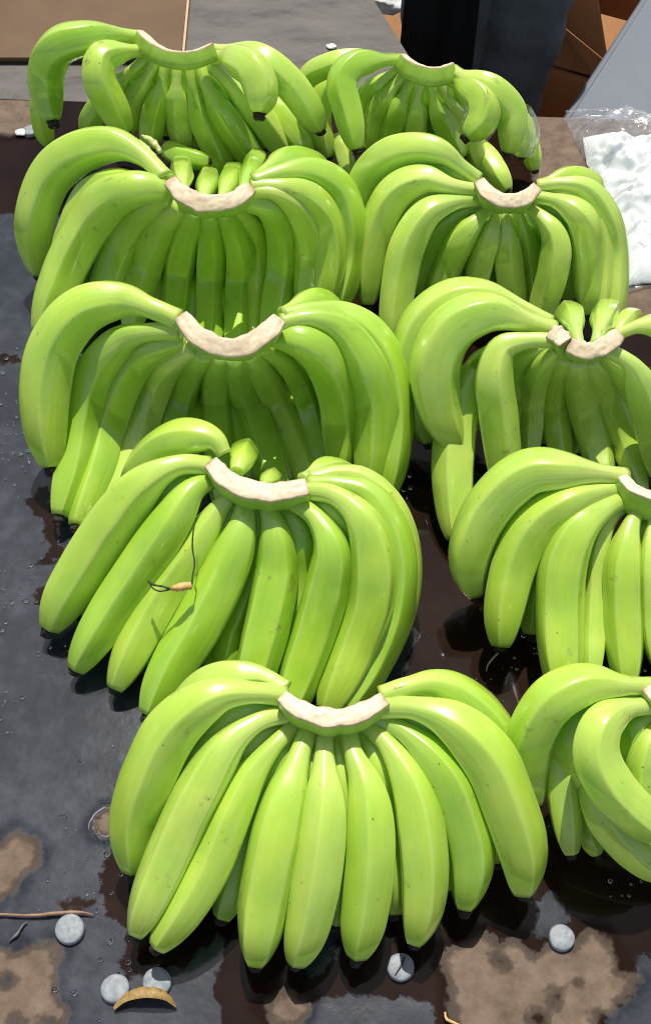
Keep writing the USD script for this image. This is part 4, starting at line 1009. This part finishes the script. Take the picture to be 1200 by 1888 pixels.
carton('open brown carton with raised flaps behind the legs, left of the grey sheet', 0.30, 0.66, 1.72, 2.12, -0.26, M_carton2, [('front', -1.25, .16), ('left', 1.2, .14), ('right', 0.35, .2), ('back', 1.3, .16)], 0.55)
carton('orange brown carton between the grey table and the black garment', 0.055, 0.285, 1.72, 2.02, -0.20, M_carton2, [('front', -0.5, .10), ('left', 0.4, .12), ('right', 1.1, .12), ('back', 0.9, .14)])
carton('orange brown carton on the ground against the right end of the brown table', 0.27, 0.56, 1.40, 1.66, -0.30, M_carton2, [('front', -1.2, .10), ('right', 0.4, .12), ('back', 0.5, .1)], -0.45)


# the person: trousers with two legs, feet on the ground
def limb(pairs):
    import manifold3d as m3
    hulls = []
    for (p, r), (q, s) in pairs:
        sp = []
        for c, rad in ((p, r), (q, s)):
            ic = trimesh.creation.icosphere(2, rad)
            sp.append(np.array(ic.vertices) + c)
        h = trimesh.convex.convex_hull(np.vstack(sp))
        hulls.append(m3.Manifold(m3.Mesh(np.asarray(h.vertices, np.float32), np.asarray(h.faces, np.uint32))))
    return m3.Manifold.batch_boolean(hulls, m3.OpType.Add)


def solid(man, edge, taubin=12):
    me = man.refine_to_length(edge).to_mesh()
    t = trimesh.Trimesh(me.vert_properties[:, :3], me.tri_verts, process=True)
    trimesh.smoothing.filter_taubin(t, iterations=taubin)
    return t


fz = -TABLE_H
PX, PY = 0.235, 1.46
hipL, hipR = np.array([.172, PY + .05, .16]), np.array([.268, PY + .05, .16])
kneL, kneR = np.array([.170, PY, -.27]), np.array([.232, PY - .01, -.27])
ankL, ankR = np.array([.160, PY + .05, fz + .11]), np.array([.225, PY + .03, fz + .11])
leg = []
for hip, kne, ank in ((hipL, kneL, ankL), (hipR, kneR, ankR)):
    midt = hip * 0.5 + kne * 0.5
    leg += [((hip, .076), (midt, .070)), ((midt, .070), (kne, .056)), ((kne, .056), (ank * .6 + kne * .4, .056)), ((ank * .6 + kne * .4, .056), (ank, .052))]
leg += [((hipL, .076), (hipR, .076)), (((hipL + hipR) / 2 + [0, .01, .03], .085), ((hipL + hipR) / 2 + [0, 0.01, .14], .09)), (((hipL + hipR) / 2 + [-.03, 0, .14], .08), ((hipL + hipR) / 2 + [.03, 0, .14], .08))]
trs = solid(limb(leg), 0.014)
v = np.array(trs.vertices)
nrm = np.array(trs.vertex_normals)
fold = meshkit.fbm(np.column_stack([v[:, 0] * 9, v[:, 1] * 9, v[:, 2] * 26 + v[:, 0] * 14]), 3, 71) - 0.5
v = v + nrm * (0.018 * fold)[:, None]
pe = thing('person', 'person in dark jeans and a black garment standing behind the table', 'person', (PX, PY, fz))
obj('dark_jeans', (v, trs.faces), M_denim, pe)
for ank in (ankL, ankR):
    sh = solid(limb([((ank + [0, .02, -.055], .045), (ank + [0, -.13, -.068], .038)), ((ank + [0, .03, -.04], .044), (ank + [0, 0, .0], .046))]), 0.012)
    obj('shoe', sh, M_shoe, pe)
# black garment hanging in front of the left leg down past the knee
n, m = 34, 26
uu, zz = np.linspace(0, 1, n), np.linspace(0, 1, m)
top_l, top_r = at_y(766, 0, 1.345)[0], at_y(889, 50, 1.345)[0]
rows = []
for b in zz:
    for a_ in uu:
        z = 0.22 - 0.60 * b
        x = top_l + (top_r - top_l) * a_ - 0.020 * b * (1 - a_)
        y = 1.345 + 0.055 * (abs(a_ - 0.55) * 2) ** 2.2 + 0.020 * b + 0.010 * math.sin(a_ * 9 + b * 1.5) * (0.4 + b)
        rows.append([x, y, z])
Vg = np.array(rows)
i, j = np.meshgrid(np.arange(m - 1), np.arange(n - 1), indexing='ij')
a0 = (i * n + j).ravel()
Fg = np.vstack([np.stack([a0, a0 + n, a0 + n + 1], 1), np.stack([a0, a0 + n + 1, a0 + 1], 1)])
rim = np.r_[np.arange(n), np.arange(2 * n - 1, n * m, n), np.arange(n * m - 2, (m - 1) * n - 1, -1), np.arange((m - 2) * n, 0, -n)]
r2 = np.roll(rim, -1)
nV = len(Vg)
obj('black_garment', (np.vstack([Vg, Vg + [0, .003, 0]]), np.vstack([Fg, Fg[:, ::-1] + nV, np.stack([rim, r2, r2 + nV], 1), np.stack([rim, r2 + nV, rim + nV], 1)])), M_black, pe)

# crumpled white plastic at the top, between the grey table and the carton
c = at_y(728, 2, 1.62)
m = trimesh.creation.icosphere(3, 1.0)
v = np.array(m.vertices)
v = v * (1 + 0.9 * (meshkit.fbm(v * 2.4, 4, 81)[:, None] - 0.5)) * [.045, .04, .018] + c + [0, 0, .012]
tag(obj('plastic_sheet', (v, m.faces), M_white), 'crumpled white plastic at the top edge, left of the black garment', 'plastic sheet')
